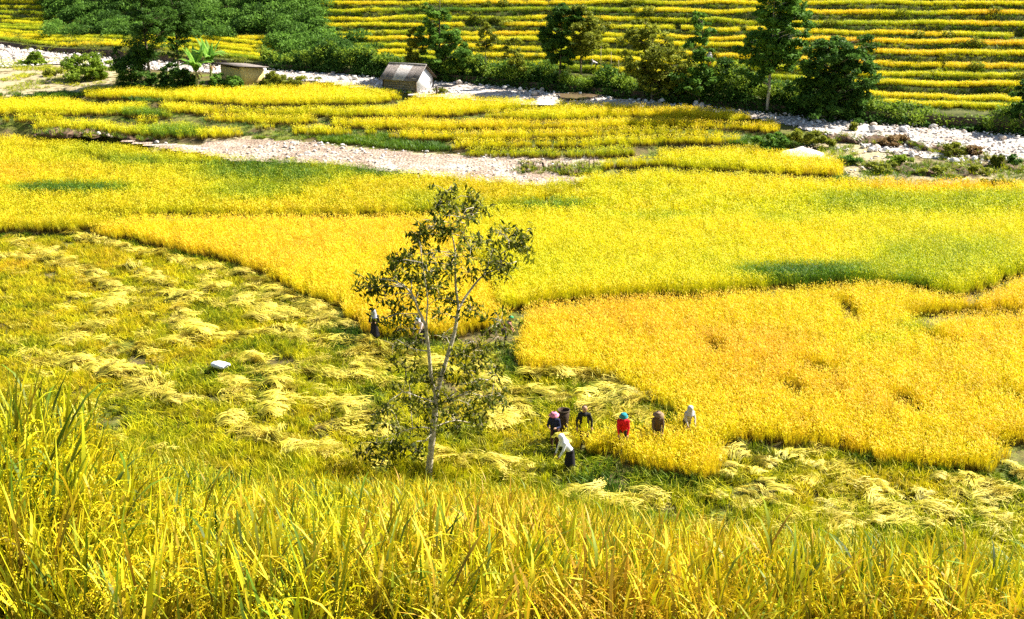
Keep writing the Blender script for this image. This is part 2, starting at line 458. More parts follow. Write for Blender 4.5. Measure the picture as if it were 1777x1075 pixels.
# ------------------------------------------------------------------ fields, traced and set on their own levels
# each: name, label, level, outline in photo pixels, tint (0 green .. 1 orange gold)
def strip(front, back=None, up=26):
    if back is None: back = [(x, y - up) for x, y in front]
    return list(front) + list(back)[::-1]
FIELDS = [
 dict(n="gold_field", lab="wide field of deep golden ripe rice right of the harvesters", lvl=0.0, t=.78, h=.64,
   p=[(915,552),(908,600),(918,640),(1000,640),(1060,652),(1110,676),(1150,698),(1195,712),(1195,742),(1100,754),(1040,762),(988,765),(980,772),(1000,778),(1060,794),(1130,810),(1200,820),(1238,816),(1240,758),(1300,756),(1380,766),(1450,777),(1540,791),(1640,806),(1733,810),(1738,775),(2080,760),(2080,470),(1500,474),(1200,492),(1000,505),(880,525)]),
 dict(n="curved_field", lab="golden rice field with a curved dark edge left of the young tree", lvl=.08, t=.75, h=.68,
   p=[(140,402),(220,412),(300,428),(380,443),(450,466),(520,495),(575,524),(615,553),(640,575),(760,582),(870,560),(890,530),(960,360),(730,366),(500,366),(300,366),(150,372)]),
 dict(n="lime_field", lab="broad lime yellow rice field across the middle right", lvl=.25, t=.59, h=.68,
   p=[(872,536),(1000,518),(1090,511),(1200,507),(1300,499),(1400,492),(1500,487),(1560,491),(1620,505),(1680,512),(1725,488),(1777,468),(2080,455),(2080,322),(1600,322),(1450,318),(1200,315),(1000,315),(930,322),(850,345),(800,400),(850,480)]),
 dict(n="upper_left_field", lab="ochre and green rice fields at far left below the sandy channel", lvl=.3, t=.65, h=.64, vv=(.62, 1.0),
   p=[(-300,396),(140,396),(250,377),(500,373),(730,367),(900,358),(1010,328),(930,324),(700,303),(560,286),(400,279),(300,264),(250,255),(190,243),(60,232),(-300,226)]),
 dict(n="rice_strip", lab="rice strip ending at the dark hollow by the right hand rubble", lvl=.3, t=.63,
   p=strip([(1000,322),(1100,324),(1200,324),(1300,326),(1380,326),(1445,322)],[(1000,318),(1060,292),(1200,290),(1380,298),(1452,302)])),
 dict(n="rice_strip", lab="rice strip just left of the pale sand pile", lvl=.42, t=.66,
   p=strip([(1040,292),(1120,283),(1200,290),(1280,293),(1380,300),(1458,303)],[(1060,285),(1100,266),(1150,257),(1240,254),(1330,262),(1400,272),(1458,280)])),
 dict(n="rice_strip", lab="greener rice strip along the sandy channel below the terraces", lvl=.48, t=.50, p=strip([(800,266),(900,268),(1000,269),(1104,268)], up=22)),  # tint set greener than the neighbouring strips
 dict(n="rice_strip", lab="rice strip with a squared right end above the green hollow", lvl=.55, t=.64, p=strip([(790,255),(880,252),(1000,252),(1100,250),(1150,245),(1240,246),(1290,242)])),
 dict(n="rice_strip", lab="low rice strip hugging the left end of the sandy channel", lvl=.42, t=.60,
   p=strip([(-300,226),(45,214),(70,220),(160,222),(230,230),(290,236),(380,235),(450,230),(520,234)], up=24)),
 dict(n="rice_strip", lab="long rice strip in the middle of the terraces below the hut", lvl=.64, t=.66, p=strip([(680,237),(780,239),(880,238),(1000,237),(1060,232),(1150,231),(1250,231),(1335,233)])),
 dict(n="rice_strip", lab="short rice strip above the grassy channel bank", lvl=.62, t=.64, p=strip([(470,229),(560,231),(640,231),(690,227)])),
 dict(n="rice_strip", lab="wavy rice strip at left over the brown cut bank", lvl=.60, t=.68, p=strip([(-300,208),(60,207),(140,203),(190,201),(245,211),(330,206),(390,214),(470,221)])),
 dict(n="rice_strip", lab="rice strip bulging right towards the stony river", lvl=.74, t=.68, p=strip([(540,213),(700,222),(760,223),(880,221),(1000,222),(1100,218),(1200,219),(1300,222),(1345,228)],[(540,190),(700,195),(880,196),(1100,196),(1250,200),(1300,204),(1345,212)])),
 dict(n="rice_strip", lab="rice strip behind the green tussocks at far left", lvl=.68, t=.64, p=strip([(-300,196),(60,196),(180,196),(245,200),(320,202),(330,198)], [(-300,172),(60,176),(110,176),(160,186),(330,190)])),
 dict(n="rice_strip", lab="short rice tongue ending below the dark ditch", lvl=.78, t=.66, p=strip([(330,203),(395,209),(450,211),(545,211)], up=18)),
 dict(n="rice_strip", lab="rice strip along the river with a dark winding lower edge", lvl=.86, t=.64, p=strip([(800,203),(880,202),(960,206),(1040,202),(1100,200),(1200,204),(1280,208),(1300,206)],[(800,182),(880,178),(1000,183),(1100,188),(1200,192),(1260,197),(1300,202)])),
 dict(n="rice_strip", lab="rice strip directly below the grey hut", lvl=.92, t=.62, p=strip([(285,190),(350,196),(440,195),(500,198),(650,199),(740,200),(800,197),(860,190),(930,184)],[(285,182),(440,175),(650,175),(690,170),(740,170),(850,174),(930,180)])),
 dict(n="rice_strip", lab="uppermost rice strip below the banana plants and mud shed", lvl=1.0, t=.64, p=strip([(150,166),(250,169),(330,173),(440,180),(540,179),(655,177),(690,170)],[(150,156),(300,158),(420,157),(480,152),(540,150),(600,150),(650,158),(690,165)])),
]
for f in FIELDS:
    f.setdefault('h', .66); f.setdefault('vv', (.78, 1.12))
    if f['lvl'] > .3 or f['n'] == 'rice_strip':
        n_ = len(f['p']) // 2; q = f['p'][:n_]; f['lvl'] = float(np.mean(ung([c[0] for c in q], [c[1] for c in q], .5)[:, 2])) - .5 + .12
    f['w'] = unz([q[0] for q in f['p']], [q[1] for q in f['p']], f['lvl'] + .5 * f['h'])[:, :2]
CREASES = [  # gaps and trodden lines inside the standing rice (photo pixels, width in metres, ground level)
 ([(1602,556),(1650,549),(1720,547),(2060,545)], 1.3), ([(1375,672),(1392,695)], .35), ([(1558,690),(1590,715)], .35),
 ([(1750,690),(1800,702)], .5), ([(1740,772),(2060,764)], .7), ([(1462,530),(1490,562)], .3), ([(1610,580),(1640,600)], .3),
 ([(1235,600),(1245,615)], .3), ([(50,266),(95,269)], .9), ([(140,274),(165,278),(185,291)], .7),
 ([(270,291),(360,293),(450,292)], .8), ([(135,384),(210,381),(300,381),(420,381)], .6), ([(520,384),(640,382),(730,378)], .5), ([(1400,640),(1440,650)], .25)]
CREASES = [(unz([q[0] for q in l], [q[1] for q in l], .3)[:, :2], w + .55) for l, w in CREASES]
PATCH = [  # greener (-) or riper (+) patches of a crop: photo px centre, radii, change
 (1390,488,120,13,-.40),(1640,470,160,45,-.16),(1120,390,110,9,-.16),(1350,400,60,8,-.12),(1620,360,260,20,-.14),(950,368,100,10,-.30),
 (1480,505,130,8,-.25),(480,310,140,22,-.28),(660,305,60,14,-.30),(120,338,120,10,-.42),(200,275,150,20,-.10),(440,345,90,15,-.2),(230,290,60,12,-.15),
 (380,293,120,8,-.2),(1590,585,40,10,-.25),(1520,610,50,8,-.2),(740,360,80,20,-.15),(300,235,60,10,-.3),(250,205,60,8,-.3),(1250,300,120,15,-.1),
 (1200,600,180,60,.06),(1450,700,200,60,.04),(600,450,200,50,.03),(20,320,40,18,.08),(300,260,90,14,.08),(1640,335,200,8,.22)]
def tint_at(P, t):
    px, py = toPx(P)
    r = np.full(len(P), t, float)
    for cx, cy, rx, ry, d in PATCH:
        q = ((px - cx) / rx) ** 2 + ((py - cy) / ry) ** 2
        r += 1.4 * d * np.exp(-q ** 2)
    r += (fnoise(P[:, 0], P[:, 1], 7, 3) - .5) * .26 + RNG.normal(0, .035, len(P))
    return np.clip(r, .02, .97)

# ------------------------------------------------------------------ ground sheet
RIVER_TOP = [(-700,40),(-300,62),(0,80),(60,88),(200,101),(460,120),(560,127),(655,134),(740,139),(850,147),(960,159),(1100,171),(1250,187),(1400,202),(1600,219),(1777,234),(2100,262),(2500,296)]
RIVER_BOT = [(-700,80),(-300,100),(0,118),(100,112),(200,118),(460,134),(600,150),(660,160),(740,170),(850,178),(960,184),(1100,190),(1200,194),(1280,203),(1360,218),(1450,240),(1500,255),(1560,272),(1777,282),(2100,310),(2500,340)]
SAND = [(185,240),(260,246),(340,252),(362,240),(420,238),(520,244),(640,256),(720,262),(800,268),(1040,272),(1048,284),(1000,292),(985,300),(1045,317),(960,326),(860,322),(700,304),(560,286),(400,279),(300,264),(240,254)]
RUBBLE = [(1385,250),(1450,238),(1560,268),(1800,276),(2080,285),(2080,345),(1500,338),(1455,325),(1458,285)]
DRYFLAT = [(-300,95),(60,92),(205,104),(205,158),(120,166),(-300,170)]
def wpoly(p, z): return ung([q[0] for q in p], [q[1] for q in p], min(z, .1))[:, :2]
W_RIVER = wpoly(RIVER_TOP + RIVER_BOT[::-1], .30)
W_SAND = wpoly(SAND, .25); W_RUBBLE = wpoly(RUBBLE, .3); W_DRY = wpoly(DRYFLAT, .4)
def base_z(X, Y):
    return rise(Y) + (fnoise(X, Y, 4, 5) - .5) * .10
def ground_z(X, Y):
    z = base_z(X, Y)
    for f in FIELDS:
        z = np.where(inpoly(X, Y, f['w']), f['lvl'], z)
    return z
gx = np.arange(-175, 176, .7); gy = np.concatenate([np.arange(-40, 30, 5.0), np.arange(30, 240, .6)])
GX, GY = np.meshgrid(gx, gy); fx, fy = GX.ravel(), GY.ravel()
GZ = ground_z(fx, fy)
dry = np.where(inpoly(fx, fy, W_RUBBLE) | inpoly(fx, fy, W_DRY), .62, 0.0)
dry = np.maximum(dry, np.where(inpoly(fx, fy, W_SAND), 1.0, 0))
nx, ny = len(gx), len(gy); ii = np.arange(nx * ny).reshape(ny, nx)
quads = np.stack([ii[:-1, :-1], ii[:-1, 1:], ii[1:, 1:], ii[1:, :-1]], -1).reshape(-1, 4)
ground = link("ground", mesh_np("ground", np.stack([fx, fy, GZ], 1), quads, {"dry": ('POINT', dry)}), M_GROUND)
ground["kind"] = "structure"
far = 2500.0
tl = link("terrain", mesh_np("terrain", [(-far,-far,-3),(far,-far,-3),(far,far,-3),(-far,far,-3)], [(0,1,2,3)], {"dry": ('POINT', [0]*4)}), M_GROUND)
tl["kind"] = "structure"

def sheet(name, W, mat, lift, step=.8, relief=.12, seed=9):
    x0, y0 = W.min(0); x1, y1 = W.max(0)
    xs = np.arange(x0, x1 + step, step); ys = np.arange(y0, y1 + step, step)
    A, B = np.meshgrid(xs, ys); a, b = A.ravel(), B.ravel()
    wob = (fnoise(a, b, 3, seed) - .5) * 1.6
    ins = inpoly(a + wob, b + wob, W)
    z = base_z(a, b) + lift + (fnoise(a, b, 2.2, seed + 3) - .35) * relief
    idx = -np.ones(len(a), int); idx[ins] = np.arange(ins.sum())
    I = idx.reshape(A.shape)
    q = np.stack([I[:-1, :-1], I[:-1, 1:], I[1:, 1:], I[1:, :-1]], -1).reshape(-1, 4); q = q[(q >= 0).all(1)]
    o = link(name, mesh_np(name, np.stack([a, b, z], 1)[ins], q, smooth=True), mat)
    o["kind"] = "structure"
    return o
river_bed = sheet("river_bed", W_RIVER, M_GRAVEL, .05, 1.0, .25)
sand_flat = sheet("sand_channel", W_SAND, M_SAND, .07, .6, .22, 21)
water = sheet("stream_water", wpoly([(955,166),(1010,164),(1050,170),(1010,179),(965,176)], .42), M_WATER, .36, .5, .0, 31)

# ------------------------------------------------------------------ hillside terraces across the river
def bank_Y(u): return ung(u, interp(u, RIVER_TOP), .1)[..., 1]
UX = [-700, 0, 250, 450, 600, 900, 1250, 1600, 2500]
KY = [[72,72,80,103,113,130,160,183,200],[66,66,75,97,106,119,148,169,182],[60,60,68,90,96,110,130,146,152],[54,54,62,82,88,96,113,130,136],
      [48,48,56,74,77,83,97,113,118],[42,42,50,66,66,66,78,91,94],[36,36,44,58,57,57,66,73,76],[30,30,37,48,44,43,51,59,61],
      [22,22,28,36,32,30,36,40,41],[12,12,16,20,17,15,19,22,22],[2,2,4,6,5,3,4,5,5]]
for k in range(14): KY.append([y - 15 for y in KY[-1]])
HR = .42      # crop height on the hillside
def edge(u, k):
    u = np.asarray(u, float); k0 = int(k)
    y = np.interp(u, UX, KY[k0]) + (vnoise(u, u * 0 + k0 * 911, 60, 40) - .5) * 5.0 + (vnoise(u, u * 0 + k0 * 477, 14, 43) - .5) * 1.6
    Y = bank_Y(u) + 2.5 + 2.3 * k0 + (vnoise(u, u * 0 + k0 * 333, 90, 41) - .5) * 1.2
    p = uny(u, y, Y); p[..., 2] -= HR
    return p
hu = np.arange(-700, 2501, 12.0); nk = len(KY)
E = [edge(hu, k) for k in range(nk)]
for k in range(nk): E[k][:, 2] = np.maximum(E[k][:, 2], (E[k - 1][:, 2] + .15) if k else rise(E[0][:, 1]) + .7)
rows = []
b0 = ung(hu, interp(hu, RIVER_TOP), .1); b0[:, 2] -= .6; rows.append(b0)
b1 = b0.copy(); b1[:, 1] += .5; b1[:, 2] += .6 + (E[0][:, 2] - b1[:, 2]) * .5; rows.append(b1)
for k in range(nk):
    if k:
        f = E[k].copy(); f[:, 1] -= .18; f[:, 2] = E[k - 1][:, 2]; rows.append(f)
    rows.append(E[k])
R = np.stack(rows); nr, nc = R.shape[:2]
I = np.arange(nr * nc).reshape(nr, nc)
hq = np.stack([I[:-1, :-1], I[:-1, 1:], I[1:, 1:], I[1:, :-1]], -1).reshape(-1, 4)
mi = np.zeros((nr - 1, nc - 1), int); mi[0:1] = 1
hill = link("hillside", mesh_np("hillside", R.reshape(-1, 3), hq, mats=[M_HILL, M_EARTHBANK], midx=mi.ravel()))
hill["kind"] = "structure"
def hill_pt(u, k, s=.5):
    """a point on tread k, s of the way from its lip to the next riser"""
    a, b = edge(np.array([u]), k)[0], edge(np.array([u]), k + 1)[0]
    z = np.interp(u, hu, E[int(k)][:, 2])
    return Vector((a[0] + (b[0] - a[0]) * s, a[1] + (b[1] - a[1]) * s, z))

# ------------------------------------------------------------------ near slope with the standing rice in front of the camera
CREST_Y = [(-200,745),(0,760),(60,768),(150,802),(250,826),(380,846),(520,856),(650,858),(750,858),(900,874),(1000,904),(1200,938),(1400,960),(1600,984),(1777,1000),(2000,1015)]
CREST_D = [(-200,8.5),(0,9.0),(60,9.6),(150,12.5),(250,17),(380,22),(520,25),(750,27),(1000,26),(1400,24),(1777,22),(2000,21)]
FH = 1.0
fu = np.arange(-480, 2281, 24.0); ft = np.concatenate([np.linspace(0, 1, 40)])
cy = interp(fu, CREST_Y); cd = interp(fu, CREST_D)
FR = []
s1 = 1 / 5.6
for t in ft:
    y = 1420 + (cy - 1420) * t
    s = s1 + (1075 - y) * (1 / cd - s1) / (1075 - cy)
    p = uny(fu, y, 1 / s); p[:, 2] -= FH
    p[:, 2] += (fnoise(p[:, 0], p[:, 1], 2.5, 60) - .5) * .12
    FR.append(p)
crest = FR[-1]; tgt = unz(fu, cy, 0.0); tgt[:, 2] = -.25; tgt[:, 1] *= .985
for t in (.08, .2, .35, .5, .7, .85, 1.0):
    p = crest + (tgt - crest) * t; p[:, 2] -= 1.1 * math.sin(math.pi * min(1, t * 1.3)) * (1 if t < .77 else 0)
    FR.append(p)
FR = np.stack(FR); fr, fc = FR.shape[:2]
I = np.arange(fr * fc).reshape(fr, fc)
fq = np.stack([I[:-1, :-1], I[:-1, 1:], I[1:, 1:], I[1:, :-1]], -1).reshape(-1, 4)
slope = link("near_slope", mesh_np("near_slope", FR.reshape(-1, 3), fq, {"dry": ('POINT', np.zeros(fr * fc))}, smooth=True), M_GROUND)
slope["kind"] = "structure"
# plants on the near slope, spread by area
A_, B_, C_, D_ = FR[:-1, :-1], FR[:-1, 1:], FR[1:, 1:], FR[1:, :-1]
area = np.linalg.norm(np.cross(B_ - A_, D_ - A_), axis=-1)
rowsel = np.zeros(area.shape); rowsel[:41] = 1.0
yd = A_[..., 1]
dens = np.where(yd < 9, 27, np.where(yd < 15, 24, 22)) * rowsel
dens = dens * (toPx(A_)[1] < 1260)
w = (area * dens).ravel(); n = int(w.sum())
ci_ = RNG.choice(len(w), n, p=w / w.sum()); rr, cc = np.unravel_index(ci_, area.shape)
a, b = RNG.random(n)[:, None], RNG.random(n)[:, None]
P = (A_[rr, cc] * (1 - a) + B_[rr, cc] * a) * (1 - b) + (D_[rr, cc] * (1 - a) + C_[rr, cc] * a) * b
px, py = toPx(P)
t = .65 + (fnoise(P[:, 0], P[:, 1], 1.6, 70) - .5) * .5 + (fnoise(P[:, 0], P[:, 1], .5, 71) - .5) * .35
t += .16 * np.exp(-((px - 900) / 500) ** 2) * np.clip((py - 900) / 120, 0, 1) - .18 * np.exp(-((px - 60) / 160) ** 2) * np.clip((950 - py) / 150, 0, 1)
for cx, cyy, rx, ry, d in [(120,790,50,50,-.35),(560,1010,60,70,-.25),(1590,1000,25,60,-.5),(20,760,40,60,-.25),(1130,960,30,50,-.3),(380,930,60,40,-.25),(1500,1040,200,40,-.05),(300,1060,120,40,-.15)]:
    t += d * np.exp(-((px - cx) / rx) ** 2 - ((py - cyy) / ry) ** 2)
hz = (1 + (fnoise(P[:, 0], P[:, 1], 1.2, 72) - .5) * .5) * (1 + .22 * np.exp(-((px - 40) / 110) ** 2))
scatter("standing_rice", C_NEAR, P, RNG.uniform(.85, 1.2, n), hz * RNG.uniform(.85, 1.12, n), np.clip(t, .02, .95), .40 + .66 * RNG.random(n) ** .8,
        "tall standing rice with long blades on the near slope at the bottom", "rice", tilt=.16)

# ------------------------------------------------------------------ crops on the valley floor
PEOPLE_SPOTS = []   # filled with (x, y, radius) so that nobody stands inside a plant
def jitter_grid(W, s):
    x0, y0 = W.min(0) ; x1, y1 = W.max(0)
    A, B = np.meshgrid(np.arange(x0, x1, s), np.arange(y0, y1, s))
    a, b = A.ravel(), B.ravel()
    return a + RNG.uniform(-.5, .5, len(a)) * s, b + RNG.uniform(-.5, .5, len(b)) * s
FOLK = dict(black=(651,593), pale=(734,598), greenhat=(876,602), pinkhat=(962,781), yellow=(1013,777), red=(1080,782), brown=(1139,778), hood=(1191,763), white=(986,819))
for k, (x, y) in FOLK.items():
    p = unz(x, y, 0.05); PEOPLE_SPOTS.append((p[0], p[1] - .1, .30))
def clear_of(X, Y):
    ok = np.ones(len(X), bool)
    for x, y, r in PEOPLE_SPOTS: ok &= np.hypot(X - x, Y - y) > r
    return ok
DITCH = []
for i, f in enumerate(FIELDS):
    W = f['w']; nearf = i < 3
    parts = []
    for coll, s, lo, hi in ((C_MID, .37, 0, 72), (C_FAR, .58, 72, 400)):
        X, Y = jitter_grid(W, s)
        wob = .35 if nearf else .25
        X2 = X + (vnoise(X, Y, 1.1, 80) - .5) * wob * 2; Y2 = Y + (vnoise(X, Y, 1.1, 81) - .5) * wob * 2
        ok = (Y >= lo) & (Y < hi) & inpoly(X2, Y2, W)
        cut = np.zeros(len(X), bool); inside_later = cut.copy(); own = ok.copy()
        for g in FIELDS[i + 1:]:
            gap = (.3 if f['n'] == 'curved_field' and g['n'] == 'lime_field' else 1.0) if g['lvl'] < .35 else 2.2
            near_g = linedist(X, Y, np.vstack([g['w'], g['w'][:1]])) < gap * (.65 + .6 * vnoise(X, Y, 5.0, 85))
            ing = inpoly(X, Y, g['w']); cut |= near_g & ~ing; ok &= ~ing; inside_later |= ing
        for l, wd in CREASES: ok &= linedist(X, Y, l) > wd * .5
        ok &= ~cut
        e_ = own & cut & ~inside_later & clear_of(X, Y); DITCH.append(np.stack([X[e_], Y[e_], np.full(e_.sum(), f['lvl'])], 1))
        ok &= clear_of(X, Y) & (np.abs(X) < Y * .66 + 4)
        X, Y = X[ok], Y[ok]
        if len(X) == 0: continue
        P = np.stack([X, Y, np.full(len(X), f['lvl'])], 1)
        parts.append((coll, P))
    for coll, P in parts:
        tt = tint_at(P, f['t']); n = len(P)
        hh = f['h'] / .75 * (1 + (fnoise(P[:, 0], P[:, 1], 3, 90) - .5) * .25) * RNG.uniform(.92, 1.08, n)
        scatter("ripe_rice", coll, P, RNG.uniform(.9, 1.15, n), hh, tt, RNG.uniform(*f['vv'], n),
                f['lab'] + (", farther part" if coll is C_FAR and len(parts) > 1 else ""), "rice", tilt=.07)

DITCH = np.concatenate(DITCH); DITCH = DITCH[RNG.random(len(DITCH)) < .8]
scatter("ditch_grass", C_GRASS, DITCH, RNG.uniform(1.0, 1.6, len(DITCH)), RNG.uniform(.35, .7, len(DITCH)), np.clip(.16 + RNG.normal(0, .07, len(DITCH)), .03, .4), RNG.uniform(.5, .95, len(DITCH)),
        "short dark green grass on the narrow ditches between the rice strips", "grass", tilt=.2)

# stubble over the harvested ground
HARV = [(-300,400),(140,402),(300,430),(520,505),(640,590),(900,600),(918,640),(1110,680),(1195,735),(985,770),(1238,830),(1300,770),(1740,815),(2080,760),(2080,1020),(1777,1005),(1400,975),(1000,920),(700,885),(380,870),(150,820),(0,780),(-300,750)]
W = wpoly(HARV, .1)
X, Y = jitter_grid(W, .42)
ok = inpoly(X, Y, W) & clear_of(X, Y)
for g in FIELDS: ok &= ~inpoly(X, Y, g['w'])
ok &= fnoise(X, Y, 1.4, 95) > .30
X, Y = X[ok], Y[ok]; P = np.stack([X, Y, base_z(X, Y)], 1); px, py = toPx(P)
t = .46 + (fnoise(X, Y, 3.5, 96) - .5) * .55 + (fnoise(X, Y, 1.0, 97) - .5) * .4
hh = 1.0 + (fnoise(X, Y, 2.2, 98) - .5) * 1.1
GREEN = [(455,690,16,45,-.45),(640,700,30,35,-.4),(240,655,25,18,-.4),(880,600,35,55,-.42),(600,590,35,30,-.4),(1050,855,60,22,-.42),(170,745,50,20,-.35),(1060,690,60,22,-.3),(220,500,18,22,-.3),(1340,860,25,40,-.35),(1760,840,30,40,-.35),(800,760,40,20,-.3),(60,725,50,25,-.2),(540,690,40,30,-.15),(1500,900,150,30,-.1),(400,500,90,30,-.12),(1100,840,100,20,-.2),(530,520,60,12,-.3),(400,470,120,10,-.25)]
for cx, cyy, rx, ry, d in GREEN: t += d * np.exp(-((px - cx) / rx) ** 2 - ((py - cyy) / ry) ** 2)
t += .10 * np.exp(-((px - 60) / 130) ** 2 - ((py - 540) / 60) ** 2)
hh = hh * (1 + .9 * np.clip((py - (interp(px, CREST_Y) - 85)) / 85, 0, 1))
ed = np.full(len(X), 9.0)
for g in FIELDS[:4]: ed = np.minimum(ed, linedist(X, Y, np.vstack([g['w'], g['w'][:1]])))
t -= .30 * np.exp(-(ed / .9) ** 2)
scatter("stubble", C_STUB, P, RNG.uniform(.9, 1.3, len(P)), np.clip(hh, .5, 2.6), np.clip(t + .05, .03, .85), RNG.uniform(.38, 1.0, len(P)),
        "cut rice stubble and green regrowth on the harvested field around the young tree", "stubble", tilt=.12)

# grass on banks and verges
GRASS = [([(-300,100),(205,100),(205,160),(120,172),(-300,172)], .4, .40, .45, .5, .7), ([(-300,160),(100,162),(165,180),(160,192),(-300,190)], .5, .18, .3, .9, 1.0),
 ([(100,160),(290,172),(300,200),(160,195)], .7, .12, .3, .8, 1.0), ([(590,228),(700,236),(800,262),(730,262),(560,246)], .4, .15, .3, .8, 1.1),
 ([(380,222),(600,232),(700,252),(520,244),(380,236)], .4, .3, .3, .7, .8), ([(1090,246),(1300,240),(1290,262),(1150,256)], .5, .12, .3, .9, 1.0), (RUBBLE, .35, .30, .45, .55, .8),
 ([(640,156),(800,168),(820,182),(650,180)], .9, .34, .3, .9, 1.0), ([(0,206),(48,206),(48,220),(0,220)], .5, .15, .3, 1, .9), ([(930,292),(1060,280),(1060,305),(980,305)], .3, .4, .4, .6, .8),
 ([(1140,232),(1350,232),(1440,250),(1340,262),(1150,258)], .4, .18, .35, .8, .9)]
GP, GT, GS = [], [], []
for poly, z, tt, s, keep, sc in GRASS:
    W = wpoly(poly, z); X, Y = jitter_grid(W, s)
    ok = inpoly(X, Y, W) & (fnoise(X, Y, 3.0, 110) < keep * .62 + .18)
    for g in FIELDS: ok &= ~inpoly(X, Y, g['w'])
    X, Y = X[ok], Y[ok]
    GP.append(np.stack([X, Y, ground_z(X, Y) + .02], 1)); GT.append(np.clip(tt + (fnoise(X, Y, 4, 111) - .5) * .35, .03, .6)); GS.append(np.full(len(X), sc))
GP, GT, GS = np.concatenate(GP), np.concatenate(GT), np.concatenate(GS)
scatter("verge_grass", C_GRASS, GP, GS * RNG.uniform(.9, 1.6, len(GP)), GS * RNG.uniform(.6, 1.2, len(GP)), GT, RNG.uniform(.75, 1.1, len(GP)),
        "rough green and dry grass on the banks beside river and channel", "grass", tilt=.15)

# crop and grass on the hillside terraces
HP, HT, RP, RT = [], [], [], []
for k in range(0, 17):
    Lu = 2350
    n = 2600
    u = RNG.uniform(-420, 2220, n); s = RNG.uniform(.16, .62, n)
    a, b = edge(u, k), edge(u, k + 1)
    z = np.interp(u, hu, E[k][:, 2])
    p = np.stack([a[:, 0] + (b[:, 0] - a[:, 0]) * s, a[:, 1] + (b[:, 1] - a[:, 1]) * s, z], 1)
    ypx = np.interp(u, UX, KY[k])
    scrub = ((u > 75) & (u < 335) & (ypx < 62)) | ((u >= 335) & (u < 560) & (ypx < 63)) | ((u > 470) & (u < 590) & (ypx > 60))
    bare = (vnoise(u, u * 0 + k * 777, 70, 120) > .90) | (vnoise(u, u * 0 + k * 355, 16, 123) > .96)
    ok = ~scrub & ~bare & ~((k < 2) & (u < 1500) & (u > 560))
    HP.append(p[ok]); gold = np.where(u > 1350, .70, np.where(u > 560, .64, .62)) + (vnoise(u, u * 0 + k * 535, 120, 121) - .62) * .6
    if k == 9: gold = gold - .28 * ((u > 560) & (u < 1100))
    HT.append(gold[ok])
    # risers
    n2 = 2600; u = RNG.uniform(-420, 2220, n2); e = edge(u, k); z1 = np.interp(u, hu, E[k][:, 2]); z0 = np.interp(u, hu, E[k - 1][:, 2]) if k else z1 - .8
    h = RNG.random(n2); e[:, 2] = z0 + (z1 - z0) * h - .05; e[:, 1] -= .16 * (1 - h) + .05
    RP.append(e); RT.append(.27 + (vnoise(u, u * 0 + k * 151, 50, 122) - .5) * .36)
HP, HT, RP, RT = map(np.concatenate, (HP, HT, RP, RT))
scatter("terrace_rice", C_FAR, HP, RNG.uniform(.75, 1.0, len(HP)), RNG.uniform(.48, .66, len(HP)), np.clip(HT + RNG.normal(0, .04, len(HP)), .1, .95), RNG.uniform(.85, 1.12, len(HP)),
        "thin yellow rice rows on the stepped hillside terraces across the river", "rice", tilt=.07)
scatter("terrace_bank_grass", C_GRASS, RP, RNG.uniform(.8, 1.5, len(RP)), RNG.uniform(.45, .9, len(RP)), np.clip(RT, .03, .5), RNG.uniform(.7, 1.05, len(RP)),
        "dark green grass on the steps between the hillside rice terraces", "grass", tilt=.3)
# ------------------------------------------------------------------ shared shape helpers
def tube_data(path, radii, sides=7):
    V, F = [], []
    path = [Vector(p) for p in path]
    ref = Vector((.31, .95, .05))
    for i, p in enumerate(path):
        d = (path[min(i + 1, len(path) - 1)] - path[max(i - 1, 0)]).normalized()
        a = d.cross(ref).normalized(); b = d.cross(a).normalized()
        for k in range(sides):
            t = 2 * math.pi * k / sides; V.append(tuple(p + (a * math.cos(t) + b * math.sin(t)) * radii[i]))
    for i in range(len(path) - 1):
        for k in range(sides):
            F.append((i * sides + k, i * sides + (k + 1) % sides, (i + 1) * sides + (k + 1) % sides, (i + 1) * sides + k))
    F.append(tuple(range(sides))[::-1]); F.append(tuple(range((len(path) - 1) * sides, len(path) * sides)))
    return V, F
class Solid:
    def __init__(s): s.V = []; s.F = []; s.M = []
    def add(s, V, F, m=0):
        o = len(s.V); s.V += [tuple(v) for v in V]; s.F += [tuple(i + o for i in f) for f in F]; s.M += [m] * len(F); return s
    def tube(s, path, radii, sides=7, m=0): return s.add(*tube_data(path, radii, sides), m)
    def box(s, c, d, m=0, rz=0.0, taper=1.0):
        hx, hy, hz = d[0] / 2, d[1] / 2, d[2] / 2; V = []
        for z, q in ((-hz, 1.0), (hz, taper)):
            for x, y in ((-hx, -hy), (hx, -hy), (hx, hy), (-hx, hy)):
                x, y = x * q, y * q
                V.append((c[0] + x * math.cos(rz) - y * math.sin(rz), c[1] + x * math.sin(rz) + y * math.cos(rz), c[2] + z))
        return s.add(V, [(3, 2, 1, 0), (4, 5, 6, 7), (0, 1, 5, 4), (1, 2, 6, 5), (2, 3, 7, 6), (3, 0, 4, 7)], m)
    def lathe(s, prof, c=(0, 0, 0), sides=18, m=0, wob=0.0, sx=1.0, sy=1.0):
        V, F = [], []; n = len(prof)
        for i, (r, z) in enumerate(prof):
            for k in range(sides):
                t = 2 * math.pi * k / sides; q = r * (1 + wob * math.sin(3 * t + i))
                V.append((c[0] + q * math.cos(t) * sx, c[1] + q * math.sin(t) * sy, c[2] + z + (wob * .4 * r * math.sin(2 * t) if wob else 0)))
        for i in range(n - 1):
            for k in range(sides): F.append((i * sides + k, i * sides + (k + 1) % sides, (i + 1) * sides + (k + 1) % sides, (i + 1) * sides + k))
        return s.add(V, F, m)
    def build(s, name, mat, parent=None, loc=(0, 0, 0), smooth=False):
        mats = mat if isinstance(mat, (list, tuple)) else [mat]
        return link(name, mesh_np(name, s.V, s.F, smooth=smooth, mats=mats, midx=s.M), None, parent, loc)

